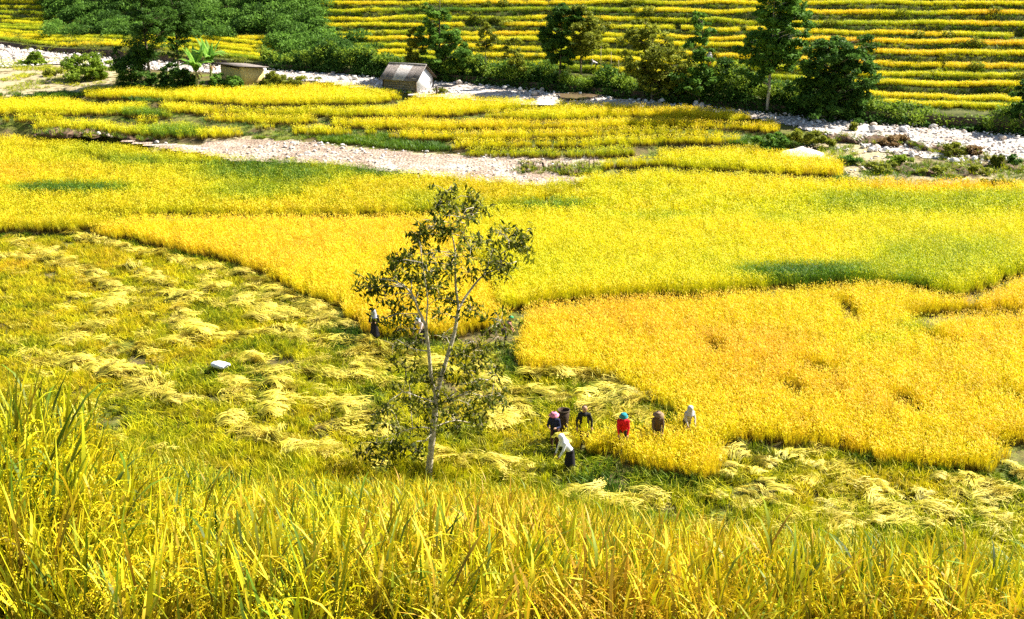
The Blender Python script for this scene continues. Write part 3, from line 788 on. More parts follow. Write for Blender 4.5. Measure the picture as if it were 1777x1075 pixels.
def leaf_mesh(name, C, size, mat, droop=.3, aspect=.42, c=None, updir=.35, curl=0.18, flat=False):
    """one folded, pointed leaf blade per centre: two quads bent along the midrib"""
    C = np.asarray(C, float); n = len(C); size = np.broadcast_to(size, (n,))
    az = RNG.uniform(0, 2 * math.pi, n); el = RNG.normal(-droop, .45, n)
    d = np.stack([np.cos(az) * np.cos(el), np.sin(az) * np.cos(el), np.sin(el)], 1)
    up = np.stack([RNG.normal(0, .5, n), RNG.normal(0, .5, n), np.full(n, updir) + RNG.random(n)], 1)
    s = np.cross(d, up); s /= np.linalg.norm(s, axis=1)[:, None] + 1e-9
    nrm = np.cross(s, d)
    L = size[:, None]
    base = C - d * L * .5; mid = C + nrm * L * curl * .35; tip = C + d * L * .5 - nrm * L * curl
    l = mid + s * L * aspect * .5 - nrm * L * .08; r = mid - s * L * aspect * .5 - nrm * L * .08
    V = np.stack([base, l, tip, r, mid], 1).reshape(-1, 3)
    i = np.arange(n)[:, None] * 5
    if flat:
        V = np.stack([base, l, tip, r], 1).reshape(-1, 3); F = np.arange(n * 4).reshape(-1, 4)
        return mesh_np(name, V, F, {"c": ('FACE', np.clip(RNG.random(n) if c is None else c, 0, 1))}, mats=[mat])
    F = np.concatenate([i + np.array([[0, 1, 4]]), i + np.array([[1, 2, 4]]), i + np.array([[2, 3, 4]]), i + np.array([[3, 0, 4]])], 1).reshape(-1, 3)
    if c is None: c = RNG.random(n)
    return mesh_np(name, V, F, {"c": ('FACE', np.repeat(np.clip(c, 0, 1), 4))}, mats=[mat])
def blob_points(centers, radii, n, shell=.55):
    """points spread through ellipsoidal sprays, denser to the outside"""
    centers = np.asarray(centers, float); radii = np.asarray(radii, float)
    if radii.ndim == 1: radii = np.repeat(radii[:, None], 3, 1)
    vol = radii.prod(1) ** .75; k = RNG.choice(len(centers), n, p=vol / vol.sum())
    d = RNG.normal(0, 1, (n, 3)); d /= np.linalg.norm(d, axis=1)[:, None]
    r = RNG.random(n) ** shell
    return centers[k] + d * radii[k] * r[:, None], k

# ------------------------------------------------------------------ young tree in the harvested field
TREE_Y = float(unz(743, 834, 0)[1])
def tp(x, y, dy=0.0): return Vector(uny(x, y, TREE_Y + dy).tolist())
tree = empty("young_tree", V3(743, 834, 0)); off = -tree.location
tag(tree, "slender young tree with pale forked trunk in the harvested field", "tree")
SK = []   # (point, radius) of the woody skeleton
LIMBS = []
def limb(pts, r0, r1, dy=(0, 0), target=None):
    n = len(pts); P = []
    for i, (x, y) in enumerate(pts):
        P.append(tp(x, y, dy[0] + (dy[1] - dy[0]) * i / (n - 1)))
    # smooth by subdividing
    Q, R = [], []
    for i in range(n - 1):
        for k in range(4):
            t = k / 4; p0 = P[max(i - 1, 0)]; p1 = P[i]; p2 = P[i + 1]; p3 = P[min(i + 2, n - 1)]
            q = .5 * ((2 * p1) + (p2 - p0) * t + (2 * p0 - 5 * p1 + 4 * p2 - p3) * t * t + (3 * p1 - p0 - 3 * p2 + p3) * t ** 3)
            Q.append(q); R.append(r0 + (r1 - r0) * (i + t) / (n - 1))
    Q.append(P[-1]); R.append(r1)
    if target is None: target = Solid(); LIMBS.append(target)
    target.tube([q + off for q in Q], R, 8)
    SK.extend(zip(Q, R))
trunk = Solid()
limb([(742,845),(746,800),(751,752),(755,712),(757,684)], .135, .105, target=trunk)
limb([(757,686),(749,662),(746,632),(743,600),(738,566),(726,538),(714,510),(690,490),(662,484)], .085, .015, (0, -.9))
limb([(756,690),(767,652),(776,620),(788,580),(796,534)], .085, .06, (0, .4))
limb([(796,536),(791,500),(790,470),(789,432),(783,400),(778,352)], .055, .012, (.4, .8))
limb([(796,536),(811,511),(838,479),(868,466),(896,454)], .048, .012, (.4, 1.4))
limb([(838,479),(853,455),(883,432),(908,424)], .03, .010, (.9, .6))
limb([(743,600),(740,560),(742,520),(735,470),(728,420)], .04, .010, (-.3, -1.4))
limb([(789,440),(806,400),(822,360)], .025, .009, (.6, -.2))
limb([(757,700),(730,690),(700,680)], .03, .010, (0, -1.2))
limb([(756,705),(790,690),(830,672),(860,650)], .03, .010, (0, -.8))
limb([(753,745),(725,742),(690,752)], .03, .009, (0, .8)); limb([(753,742),(790,730),(830,738)], .03, .009, (0, 1.0))
limb([(776,620),(815,610),(855,590),(868,566)], .03, .009, (.2, -1.0)); limb([(744,610),(715,605),(690,590)], .025, .009, (-.1, .9))
CL = [(775,330),(770,348),(822,345),(812,362),(756,358),(798,374),(742,380),(780,390),(832,368),(724,402),(732,424),(762,408),(752,395),(868,402),(905,428),(882,418),(850,442),(840,425),(896,410),(915,412),
 (712,456),(684,470),(694,492),(655,488),(640,508),(668,522),(722,482),(742,478),(762,505),(778,520),(792,452),(820,432),(806,470),(872,458),(700,515),(650,500),(735,505),(715,440),(690,455),(755,445),(770,470),(860,475),
 (692,572),(680,600),(662,548),(722,598),(762,588),(820,592),(852,560),(868,590),(832,622),(862,640),(800,650),(822,664),(702,640),(712,662),(690,682),(678,704),(722,690),(742,705),(692,742),(660,764),(702,772),(722,786),
 (812,702),(822,722),(800,742),(840,744),(852,702),(872,682),(782,722),(640,784),(668,735),(730,655),(780,640),(845,610),(870,560),(805,615),(655,720),(670,790),(780,690),(765,720),(835,690),(745,735),(765,545),(710,545),(820,545)]
leafC, leafc = [], []
twig = Solid()
for (x, y) in CL:
    dy = RNG.normal(0, .75); c = tp(x + RNG.normal(0, 3), y + RNG.normal(0, 3), dy)
    j = min(range(len(SK)), key=lambda i: (SK[i][0] - c).length + (0 if SK[i][0].z < c.z + .2 else .6))
    a = SK[j][0]; m = a.lerp(c, .55) + Vector((RNG.normal(0, .06), RNG.normal(0, .06), .12))
    twig.tube([a + off, m + off, c + off], [min(.018, SK[j][1]), .011, .006], 5)
    for s in range(RNG.integers(8, 13)):
        e = c + Vector((RNG.normal(0, .26), RNG.normal(0, .26), RNG.normal(.02, .18)))
        twig.tube([c + off, (c.lerp(e, .6) + Vector((0, 0, .05))) + off, e + off], [.006, .005, .003], 4)
        for l in range(RNG.integers(5, 9)):
            leafC.append(e + off + Vector((RNG.normal(0, .11), RNG.normal(0, .11), RNG.normal(-.06, .09)))); leafc.append(RNG.random() ** 2.2)
tk = trunk.build("trunk", M_BARK, tree, smooth=True)
for wd in LIMBS: wd.build("limb", M_BARK, tk, smooth=True)
tw = twig.build("twigs", M_BARK, tk); tw["kind"] = "stuff"
lf = link("foliage", leaf_mesh("foliage", leafC, RNG.uniform(.17, .32, len(leafC)), M_LEAF_TREE, droop=.55, aspect=.36, c=np.array(leafc)), None, tree)
lf["kind"] = "stuff"

# ------------------------------------------------------------------ trees and bushes along the river and on the flats
def far_tree(name, label, base, height, blobs, mat, nleaf, size, trunk_r=.16, bark=M_BARK_DARK, cat="tree", group=None, lean=0.0, droop=.2, aspect=.5):
    """base: world point; blobs: (x, z, rx, rz) sprays in metres relative to the base (x across the view)"""
    t = empty(name, base); tag(t, label, cat, group)
    top = max(b[1] for b in blobs)
    P = []
    for i in range(7):
        q = i / 6; P.append((lean * q + .12 * math.sin(3 * q + base[0]), .1 * math.sin(5 * q), -.1 + (top + .1) * q))
    w = Solid(); w.tube(P, [trunk_r * (1 - .85 * i / 6) for i in range(7)], 7)
    cen, rad, col = [], [], []
    for bx, bz, rx, rz in blobs:
        rx *= 1.2; rz *= 1.15; k = max(5, int(8 * rx * rz + 4))
        for _ in range(k):
            dy = RNG.normal(0, rx * .5); a = RNG.uniform(0, 6.28); r = math.sqrt(RNG.random())
            cen.append((bx + rx * r * math.cos(a) * 1.0, dy, bz + rz * r * math.sin(a) * 1.0)); s = RNG.uniform(.26, .56) * min(1.3, .5 + .4 * rx)
            rad.append((s, s, s * RNG.uniform(.45, .8))); col.append(RNG.random())
    for c in cen[::3]:
        z0 = max(.15, min(c[2] - .3 * math.hypot(c[0], c[1]) - .2, top * .95)); q = z0 / top
        a = (lean * q, 0, z0); w.tube([a, ((a[0] + c[0]) / 2, c[1] / 2, (a[2] + c[2]) / 2 + .1), c], [trunk_r * .35 * (1 - .6 * q), trunk_r * .22, .015], 5)
    nleaf = int(nleaf * 2.4); size *= 1.25
    w.build("trunk" if cat == "tree" else "stem", bark, t)
    L, k = blob_points(cen, rad, nleaf, .45)
    c = np.array(col)[k] * .55 + RNG.random(nleaf) * .45
    f = link("crown" if cat == "tree" else "foliage", leaf_mesh("crown", L, RNG.uniform(.7, 1.3, nleaf) * size, mat, droop=droop, aspect=aspect, c=c, flat=True), None, t)
    f["kind"] = "stuff"
    return t
def px_blobs(base_px, Y, blobs):
    """sprays traced in photo pixels (x, y, rx, ry) -> metres about the base at depth Y"""
    b = uny(base_px[0], base_px[1], Y); s = float(FPX * CP / Y)
    r = []
    for x, y, rx, ry in blobs:
        p = uny(x, y, Y); r.append((float(p[0] - b[0]), float(p[2] - b[2]), rx / s, ry / s))
    return Vector(b.tolist()), r
def bankY(u, add=0): return float(bank_Y(np.array([float(u)]))[0] + add)
def tree_px(name, label, base_px, Y, blobs, mat, nleaf, size, **kw):
    b, r = px_blobs(base_px, Y, blobs); return far_tree(name, label, b, 0, r, mat, nleaf, size, **kw)
G = "trees on the far river bank"
tree_px("broadleaf_tree", "bushy mid green tree standing right behind the grey hut", (765,142), bankY(765, 1), [(745,60,18,22),(760,35,14,16),(742,15,7,16),(775,75,20,22),(790,100,18,22),(755,95,20,22),(785,120,18,14),(742,-15,5,18)], M_LEAF_MID, 5200, .30, group=G)
tree_px("slim_tree", "slim olive tree just left of the tree behind the hut", (722,132), bankY(722, .5), [(720,62,10,16),(722,85,14,16),(718,108,12,12)], M_LEAF_OLIVE, 1700, .26, group=G, trunk_r=.1)
tree_px("sapling", "thin olive sapling between the hut tree and the dark round tree", (845,130), bankY(845, 1), [(844,48,6,10),(846,64,12,10),(842,80,10,8)], M_LEAF_OLIVE, 800, .24, group=G, trunk_r=.06)
tree_px("sapling", "low yellowish sapling on the bank left of the dark round tree", (893,140), bankY(893, .5), [(892,80,12,14),(890,100,14,10),(900,115,12,8)], M_LEAF_OLIVE, 800, .24, group=G, trunk_r=.06)
tree_px("broadleaf_tree", "dark round crowned tree with a bare stem near the terraces", (972,148), bankY(972, 1), [(970,35,18,18),(962,60,20,20),(985,28,18,15),(972,85,22,14),(975,105,12,12)], M_LEAF_DARK, 4200, .30, group=G)
tree_px("broadleaf_tree", "light olive tree touching the dark round tree on its right", (1006,130), bankY(1006, 2), [(1008,30,20,16),(1015,52,24,18),(1018,75,24,16),(1005,88,18,10)], M_LEAF_OLIVE, 3000, .26, group=G, trunk_r=.12)
tree_px("feathery_tree", "tall feathery olive tree right of the bamboo poles", (1130,175), bankY(1130, 0), [(1120,50,18,14),(1105,68,22,14),(1135,75,26,16),(1130,100,34,18),(1165,115,36,20),(1120,125,28,16),(1190,135,30,18),(1150,145,34,16)], M_LEAF_OLIVE, 5600, .28, group=G)
tree_px("slim_tree", "slim green tree left of the tallest tree", (1212,178), bankY(1212, 0), [(1215,35,16,12),(1222,60,14,14),(1212,85,18,16),(1215,110,16,16),(1205,140,26,20)], M_LEAF_MID, 3000, .27, group=G, trunk_r=.12)
tree_px("tall_tree", "tallest leafy tree with pale bare lower stems", (1330,190), bankY(1330, 0), [(1355,-25,26,24),(1350,10,30,26),(1365,45,30,26),(1330,55,30,24),(1315,85,28,22),(1370,80,28,22),(1345,105,30,18),(1395,30,12,22),(1310,120,22,14)], M_LEAF_MID, 8200, .30, group=G, bark=M_BARK, trunk_r=.18)
tree_px("vine_covered_tree", "broad dark vine covered tree right of the tallest tree", (1440,208), bankY(1440, 0), [(1420,95,28,20),(1455,90,30,20),(1485,105,24,22),(1435,125,38,24),(1475,140,34,24),(1410,150,28,26),(1450,165,40,24),(1490,165,22,22),(1500,80,16,14),(1515,120,8,10),(1425,185,36,16),(1475,188,28,14)], M_LEAF_DARK, 9500, .30, group=G)
tree_px("climbing_shrub", "bright green leafy column at the foot of the vine covered tree", (1430,208), bankY(1430, -1.2), [(1432,155,10,10),(1428,172,13,14),(1426,190,11,12)], M_LEAF_MID, 1300, .26, cat="shrub", trunk_r=.06)
tree_px("broadleaf_tree", "dark shrubby tree cut by the right edge of the picture", (1772,205), bankY(1772, 1), [(1775,160,16,14),(1785,180,18,16),(1770,195,14,10)], M_LEAF_DARK, 1500, .28, group=G, trunk_r=.1)
YB = float(ung(262, 150)[1])
tree_px("alder_tree", "tall dark wispy tree on the left with bare lower trunk", (262,151), YB, [(262,-30,18,20),(258,-5,22,16),(268,20,28,16),(250,35,24,14),(285,45,16,12),(262,60,28,16),(245,78,22,12),(275,88,18,10),(240,100,24,12)], M_LEAF_DARK, 5200, .22, trunk_r=.20)
tree_px("alder_tree", "second wispy dark tree just right of the tall one", (312,150), YB + 3, [(312,5,16,16),(318,30,22,14),(306,48,20,14),(322,62,16,10),(310,78,14,10),(308,98,10,8)], M_LEAF_DARK, 3000, .22, trunk_r=.15)
tree_px("dark_shrub", "dense dark shrub left of the wispy tree trunk", (228,153), YB - .5, [(218,100,14,12),(228,118,24,16),(240,135,26,14),(215,140,14,10),(255,110,14,18),(205,92,5,10)], M_LEAF_DARK, 3600, .22, cat="shrub", trunk_r=.07)
tree_px("leafy_shrub", "glossy low shrub under the banana plants", (312,156), YB - .8, [(295,142,16,12),(320,144,18,11),(340,146,14,9),(285,148,12,7),(300,125,14,12),(325,130,16,10)], M_LEAF_DARK, 3400, .24, cat="shrub", trunk_r=.04)
tree_px("leafy_shrub", "bright leaved shrub in front of the mud shed", (402,156), YB - .4, [(385,138,14,8),(402,142,18,9),(375,147,14,7),(414,148,10,6)], M_LEAF_MID, 1700, .26, cat="shrub", trunk_r=.04)
tree_px("round_bush", "ragged olive bush right of the mud shed", (480,152), YB + 1, [(465,132,14,8),(482,140,20,8),(505,138,18,8),(470,146,18,6)], M_LEAF_OLIVE, 1700, .24, cat="bush", trunk_r=.04)
tree_px("round_bush", "low brownish bush between mud shed and grey hut", (545,148), YB + 4, [(535,140,16,6),(556,143,12,5)], M_LEAF_OLIVE, 800, .22, cat="bush", trunk_r=.03)
Yd = float(ung(160, 138)[1])
tree_px("round_bush", "biggest green bush on the dry flat left of the tall tree", (160,135), Yd, [(130,108,16,10),(155,112,24,12),(180,122,20,10),(150,126,26,8)], M_LEAF_LIME, 2600, .26, cat="bush", trunk_r=.05)
tree_px("round_bush", "smaller green bush on gravel at far left", (58,112), float(ung(58, 113)[1]), [(62,98,10,8),(50,106,16,5),(70,108,10,4)], M_LEAF_LIME, 900, .26, cat="bush", trunk_r=.04)
tree_px("round_bush", "small dark bush on the dry grass at far left", (88,131), float(ung(88, 132)[1]), [(92,124,10,5),(82,128,10,3)], M_LEAF_OLIVE, 500, .22, cat="bush", trunk_r=.03)
tree_px("round_bush", "dark green bush beside the sand pile", (1340,262), float(ung(1340, 263)[1]), [(1325,246,14,10),(1345,244,14,12),(1358,252,12,9)], M_LEAF_MID, 1700, .22, cat="bush", trunk_r=.05)
tree_px("round_bush", "spreading green bush on the bank above the sand pile", (1410,256), float(ung(1410, 257)[1]), [(1385,236,14,7),(1405,240,18,8),(1428,248,14,8)], M_LEAF_OLIVE, 1700, .22, cat="bush", trunk_r=.04)
for x, y, rx, ry, mt, lab in [(1482,220,7,7,M_LEAF_OLIVE,"lone small round bush on the white river stones"),(1540,245,16,8,M_DRYLEAF,"brown withered bush at the left of the cut river bank"),(1565,240,16,7,M_DRYLEAF,"dry brush on the dark cut bank among the stones"),
        (1660,262,20,10,M_LEAF_OLIVE,"olive bush right of centre on the stony bank"),(1690,262,14,9,M_DRYLEAF,"rust brown bush at the right end of the cut bank"),(1475,278,16,6,M_LEAF_MID,"low green bush at the corner of the last rice strip"),
        (1560,276,22,8,M_LEAF_LIME,"light green bush on the rubble below the cut bank"),(1530,288,26,7,M_LEAF_OLIVE,"flat olive bush above the dark undercut ledge"),(1730,280,14,11,M_LEAF_OLIVE,"upright shrub on the rubble near the right edge"),
        (1758,278,10,8,M_LEAF_DARK,"dark green bush nearest the right edge of the rubble"),(1730,325,26,11,M_LEAF_OLIVE,"shaggy olive bush at the edge of the lime field on the right"),(1770,330,14,8,M_LEAF_OLIVE,"smaller bush at the right edge over the lime field"),
        (1690,292,22,6,M_LEAF_OLIVE,"trailing olive bush along the ledge at right"),(1620,295,24,5,M_LEAF_OLIVE,"low strip of olive brush on the undercut ledge"),(765,158,9,5,M_LEAF_OLIVE,"tiny dry shrub at the gable foot of the grey hut")]:
    tree_px("round_bush", lab, (x, y + ry), float(ung(x, y + ry + 1)[1]), [(x - rx * .4, y, rx * .6, ry * .8), (x + rx * .4, y + ry * .2, rx * .6, ry * .7), (x, y - ry * .2, rx * .5, ry * .6)], mt, int(70 + 3.2 * rx * ry), .20, cat="bush", trunk_r=.03)

# the unbroken thicket on the bank and the scrub on the left hillside
def thicket(name, label, prof, n, mat, size, ydep):
    """prof: (px, top y, bottom y)"""
    xs = [q[0] for q in prof]; u = RNG.uniform(xs[0], xs[-1], n // 45)
    top = np.interp(u, xs, [q[1] for q in prof]) + (vnoise(u, u * 0, 30, 130) - .5) * 34 + (vnoise(u, u * 0, 9, 131) - .5) * 14; bot = np.interp(u, xs, [q[2] for q in prof])
    y = top + (bot - top) * RNG.random(len(u)) ** .9
    Y = bank_Y(u) + ydep[0] + (ydep[1] - ydep[0]) * (bot - y) / np.maximum(bot - top, 1) + RNG.normal(0, .3, len(u))
    c = uny(u, y, Y); r = RNG.uniform(.3, .95, len(u))
    L, k = blob_points(c, np.stack([r * 1.1, r, r * .8], 1), n, .4)
    col = RNG.random(len(u))[k] * .6 + RNG.random(n) * .4
    o = link(name, leaf_mesh(name, L, RNG.uniform(.7, 1.3, n) * size, mat, droop=.35, c=col, flat=True)); tag(o, label, "undergrowth", None, "stuff")
THK = [(455,92,122),(520,84,128),(600,86,132),(660,84,136),(720,96,140),(800,108,146),(860,112,150),(940,120,158),(1000,126,164),(1060,130,169),(1120,140,174),(1200,135,183),(1260,118,190),(1300,130,195),(1380,150,202),(1460,165,208),(1520,186,214),(1600,198,222),(1700,200,230),(1790,204,238),(1900,212,248),(2150,232,270)]
thicket("river_thicket", "dark tangled thicket lining the far bank of the stony river", THK, 128000, M_LEAF_DARK, .36, (.2, 2.6))
thicket("river_thicket_sprays", "lighter leafy sprays on top of the river bank thicket", [(a, b - 3, b + .45 * (c - b)) for a, b, c in THK], 17000, M_LEAF_LIME, .32, (.0, 1.8))
thicket("left_bank_brush", "dry brush hanging over the cut bank at far left", [(-100,62,80),(0,66,84),(100,72,94),(220,78,102),(330,84,106),(455,96,118)], 5200, M_LEAF_OLIVE, .26, (.0, 1.2))
def scrub(name, label, area, n, mat, size, rr, seed):
    cen, rad = [], []
    for (x0, x1, y0, y1), m in area:
        for _ in range(m):
            u, y = RNG.uniform(x0, x1), RNG.uniform(y0, y1)
            ks = [np.interp(u, UX, KY[k]) for k in range(nk)]; k = min(range(nk - 1), key=lambda q: abs(ks[q] - y - 6))
            p = hill_pt(u, k, RNG.random()); r = RNG.uniform(*rr); cen.append((p.x, p.y, p.z + r * .35)); rad.append((r * 1.25, r, r * .8))
    L, k = blob_points(cen, rad, n, .3)
    col = RNG.random(len(cen))[k] * .6 + RNG.random(n) * .4
    o = link(name, leaf_mesh(name, L, RNG.uniform(.7, 1.3, n) * size, mat, droop=.3, c=col, flat=True)); tag(o, label, "undergrowth", None, "stuff")
scrub("hillside_scrub", "dense green scrub covering the hillside at the upper left", [((78,330,-30,56),120),((330,560,-30,58),130),((480,590,40,84),30)], 100000, M_LEAF_MID, .42, (.8, 1.9), 1)
scrub("hillside_scrub_dark", "darker bushes scattered through the upper left scrub", [((85,330,-20,56),42),((340,560,-20,50),30),((560,660,55,92),14)], 36000, M_LEAF_DARK, .42, (.8, 1.7), 2)
scrub("terrace_bushes", "small bushes growing on the hillside terrace edges", [((1090,1130,-5,24),8),((620,1250,-20,100),34),((1380,1800,-20,170),26),((1230,1300,85,100),7)], 16000, M_LEAF_OLIVE, .32, (.35, .85), 3)
# ------------------------------------------------------------------ grey hut by the river
M_TIN = noisy("weathered_roof_sheet", (0.10, 0.085, 0.07), (0.24, 0.20, 0.175), 3.0, .6, .2)
M_TIN_PALE = noisy("bleached_roof_sheet", (0.26, 0.23, 0.20), (0.48, 0.44, 0.40), 3.0, .6, .2)
M_PLANK = noisy("grey_plank", (0.10, 0.085, 0.055), (0.24, 0.21, 0.14), 6.0, .85, .3)
M_WHITEWASH = noisy("whitewashed_wall", (0.62, 0.60, 0.58), (0.82, 0.81, 0.80), 5.0, .9, .3, stops=(.28, .45))
M_MUD = noisy("yellow_mud_wall", (0.50, 0.36, 0.12), (0.78, 0.60, 0.24), 4.0, .9, .3)
M_WOODDARK = noisy("dark_timber", (0.05, 0.035, 0.02), (0.14, 0.10, 0.06), 7.0)
def corrugated(x0, x1, a, b, mat, name, parent, amp=.025, per=.17, lift=0.0):
    """a roof sheet between lower edge a and upper edge b (y, z), running x0..x1, with real corrugations and thickness"""
    n = int((x1 - x0) / per * 6); xs = np.linspace(x0, x1, n + 1); V, F = [], []
    sl = Vector((0, b[0] - a[0], b[1] - a[1])); nr = Vector((0, -(b[1] - a[1]), b[0] - a[0])).normalized()
    if nr.z < 0: nr = -nr
    for th in (0, -.012):
        for (y, z) in (a, b):
            for x in xs:
                o = nr * (amp * math.sin(2 * math.pi * x / per) + th + lift); V.append((x, y + o.y, z + o.z))
    m = n + 1
    for i in range(n):
        F += [(i, i + 1, m + i + 1, m + i), (2 * m + i, 3 * m + i, 3 * m + i + 1, 2 * m + i + 1), (i, 2 * m + i, 2 * m + i + 1, i + 1), (m + i, m + i + 1, 3 * m + i + 1, 3 * m + i)]
    F += [(0, m, 3 * m, 2 * m), (n, 2 * m + n, 3 * m + n, m + n)]
    return link(name, mesh_np(name, V, F), mat, parent)
def block_wall(name, prof, x, th, mat, parent):
    """a wall slab at x with outline prof (y, z)"""
    n = len(prof); V = [(x - th / 2, y, z) for y, z in prof] + [(x + th / 2, y, z) for y, z in prof]
    F = [tuple(range(n))[::-1], tuple(range(n, 2 * n))] + [(i, (i + 1) % n, n + (i + 1) % n, n + i) for i in range(n)]
    return link(name, mesh_np(name, V, F), mat, parent)
hp = VG(706, 161)
hut = empty("hut", (hp.x, hp.y + 1.9, hp.z + .1), math.radians(-27))
tag(hut, "small grey hut with corrugated roof and white gable by the river", "hut")
HL, HW, HE, HRG = 4.3, 3.5, 1.45, 2.75
for i in range(5):
    h = .27; link("plank", mesh_np("plank", *(lambda s: (s.V, s.F))(Solid().box((0, -HW / 2, .15 + h * i + h / 2), (HL - .08, .05 + .01 * (i % 2), h - .02)))), M_PLANK, hut)
Solid().box((0, HW / 2, HE / 2), (HL - .1, .08, HE)).build("back_wall", M_PLANK, hut)
for sx in (-1, 1):
    block_wall("gable_wall", [(-HW / 2 + .04, 0), (HW / 2 - .05, 0), (HW / 2 - .05, HE), (0, HRG - .08), (-HW / 2 + .04, HE)], sx * (HL / 2 - .06), .12, M_WHITEWASH, hut)
    for sy in (-1, 1): Solid().box((sx * (HL / 2 - .02), sy * (HW / 2 + .03), HE / 2), (.12, .12, HE)).build("corner_post", M_WOODDARK, hut)
    for sy in (-1, 1): # barge boards
        Solid().tube([(sx * (HL / 2 + .24), sy * (HW / 2 + .38), HE - .30), (sx * (HL / 2 + .24), 0, HRG - .06)], [.05, .05], 4).build("barge_board", M_WOODDARK, hut)
ex = HL / 2 + .3; ns = 6; wsh = 2 * ex / ns
for i in range(ns):
    for sy in (-1, 1):
        lo = (sy * (HW / 2 + .42 + (.10 if (i == 4 and sy < 0) else 0) - (.14 if (i == 5 and sy < 0) else 0)), HE - .24)
        corrugated(-ex + i * wsh, -ex + (i + 1) * wsh + .04, lo, (sy * .02, HRG + (.03 if i == 2 else 0)), M_TIN_PALE if (i in (2, 3) and sy < 0) else M_TIN, "roof_sheet", hut, lift=.03 + .012 * (i % 2))
Solid().tube([(-ex, 0, HRG + .07), (0, 0, HRG + .08), (ex, 0, HRG + .07)], [.07, .07, .07], 6).build("ridge_cap", M_TIN_PALE, hut)

sp = VG(428, 147)
shed = empty("mud_shed", (sp.x - .8, sp.y + 1.8, sp.z), math.radians(-48))
tag(shed, "low shed with yellow mud wall and grey sloping roof behind the bananas", "shed")
Solid().box((0, 1.4, .85), (4.4, .22, 1.7)).build("back_wall", M_MUD, shed)
for sx in (-1, 1): block_wall("side_wall", [(-1.5, 0), (1.28, 0), (1.28, 1.7), (-1.5, 2.0)], sx * 2.2, .24, M_MUD, shed)
Solid().box((0, -1.38, .9), (4.14, .22, 1.8)).build("front_wall", M_MUD, shed)
for i in range(6): corrugated(-2.7 + i * .92, -2.7 + (i + 1) * .92 + .05, (-1.95, 2.12), (1.9, 1.78), M_TIN, "roof_sheet", shed, .03, .22, .05 + .012 * (i % 2))
for x in (-2.1, 0, 2.1): Solid().tube([(x, -1.9, 2.06), (x, 1.85, 1.74)], [.05, .05], 6).build("rafter", M_WOODDARK, shed)

# ------------------------------------------------------------------ banana plants
def banana_leaf_mesh(length, width, bend, seed):
    n = 9; V, F = [], []; r = random.Random(seed); ang = .25; p = Vector((0, 0, 0))
    for i in range(n + 1):
        t = i / n; w = width * (math.sin(math.pi * min(1, t * .92 + .10)) ** .7) * (.15 if i == 0 else 1)
        w *= r.uniform(.8, 1.05); sag = .25 * w
        V += [(p.x, -w / 2, p.z - sag), (p.x, 0, p.z), (p.x, w / 2, p.z - sag)]
        p = p + Vector((math.sin(ang), 0, math.cos(ang))) * (length / n); ang += bend / n
    for i in range(n):
        a = 3 * i; F += [(a, a + 1, a + 4, a + 3), (a + 1, a + 2, a + 5, a + 4)]
    return mesh_np("banana_leaf", V, F, {"c": ('FACE', [r.random() for _ in F])}, mats=[M_BANANA])
M_RIB = plain('banana_midrib', (.34, .42, .12))
def banana(label, base, hgt, n, seed):
    t = empty("banana_plant", base); tag(t, label, "banana plant", "banana plants by the shed")
    Solid().lathe([(.16, -.1), (.15, hgt * .4), (.11, hgt * .85), (.05, hgt)], sides=10).build("stem", plain("banana_stem_%d" % seed, (.20, .22, .07)), t, smooth=True)
    for i in range(n):
        up = i < 5
        me = banana_leaf_mesh(random.uniform(2.6, 3.4), random.uniform(.65, .85), random.uniform(.3, .7) if up else random.uniform(1.5, 2.5), seed * 20 + i)
        o = link("leaf", me, None, t, (0, 0, hgt - .05)); o.rotation_euler = (0, 0, i * 2.4 + seed)
        mid = [me.vertices[3 * q + 1].co + Vector((0, 0, .012)) for q in range(10)]; Solid().tube(mid, [.03 - .0027 * q for q in range(10)], 5).build("midrib", M_RIB, o)
    for i in range(3):
        me = banana_leaf_mesh(1.2, .3, 2.9, seed * 30 + i); me.materials.clear(); me.materials.append(M_DRYLEAF)
        o = link("dead_leaf", me, None, t, (0, 0, hgt * .82)); o.rotation_euler = (0, .6, i * 2.1 + 1)
banana("left hand banana plant with broad bright leaves beside the shed", VG(343, 156), 2.0, 14, 1)
banana("taller banana plant with upright leaves touching the shed roof", VG(368, 152), 2.7, 13, 2)

# ------------------------------------------------------------------ river stones
def stones_in(poly, n, zl, smin, smax, parent, up=.12):
    W = wpoly(poly, zl); x0, y0 = W.min(0); x1, y1 = W.max(0); k = 0
    while k < n:
        x, y = RNG.uniform(x0, x1), RNG.uniform(y0, y1)
        if not inpoly(np.array([x]), np.array([y]), W)[0] or abs(x) > y * .53: continue
        o = link("boulder", random.choice(STONES), None, parent); s = smin + (smax - smin) * RNG.random() ** 2.2
        o.location = (x, y, float(base_z(np.array([x]), np.array([y]))[0]) + up + s * .10); o.rotation_euler = (U(-.3, .3), U(-.3, .3), U(0, 6.28)); o.scale = (s, s, s * U(.8, 1.2)); k += 1
half = lambda a, b, t: [(x, y1 + (y2 - y1) * t) for (x, y1), y2 in zip(a, np.interp([q[0] for q in a], [q[0] for q in b], [q[1] for q in b]))]
stones_in(RIVER_TOP + half(RIVER_TOP, RIVER_BOT, .45)[::-1], 185, .35, .35, 1.0, river_bed, .2)
stones_in([(1500,240),(1650,252),(1777,255),(1800,275),(1720,285),(1560,275),(1460,262)], 60, .35, .3, .9, river_bed, .1)
stones_in([(0,82),(70,86),(130,98),(60,104),(0,104)], 35, .35, .4, 1.1, river_bed, .15)
stones_in([(100,226),(200,232),(250,240),(180,238)], 8, .35, .3, .7, sand_flat, .05)
stones_in([(260,150),(420,152),(420,160),(260,158)], 12, .5, .3, .6, river_bed, .05)
PEB = []
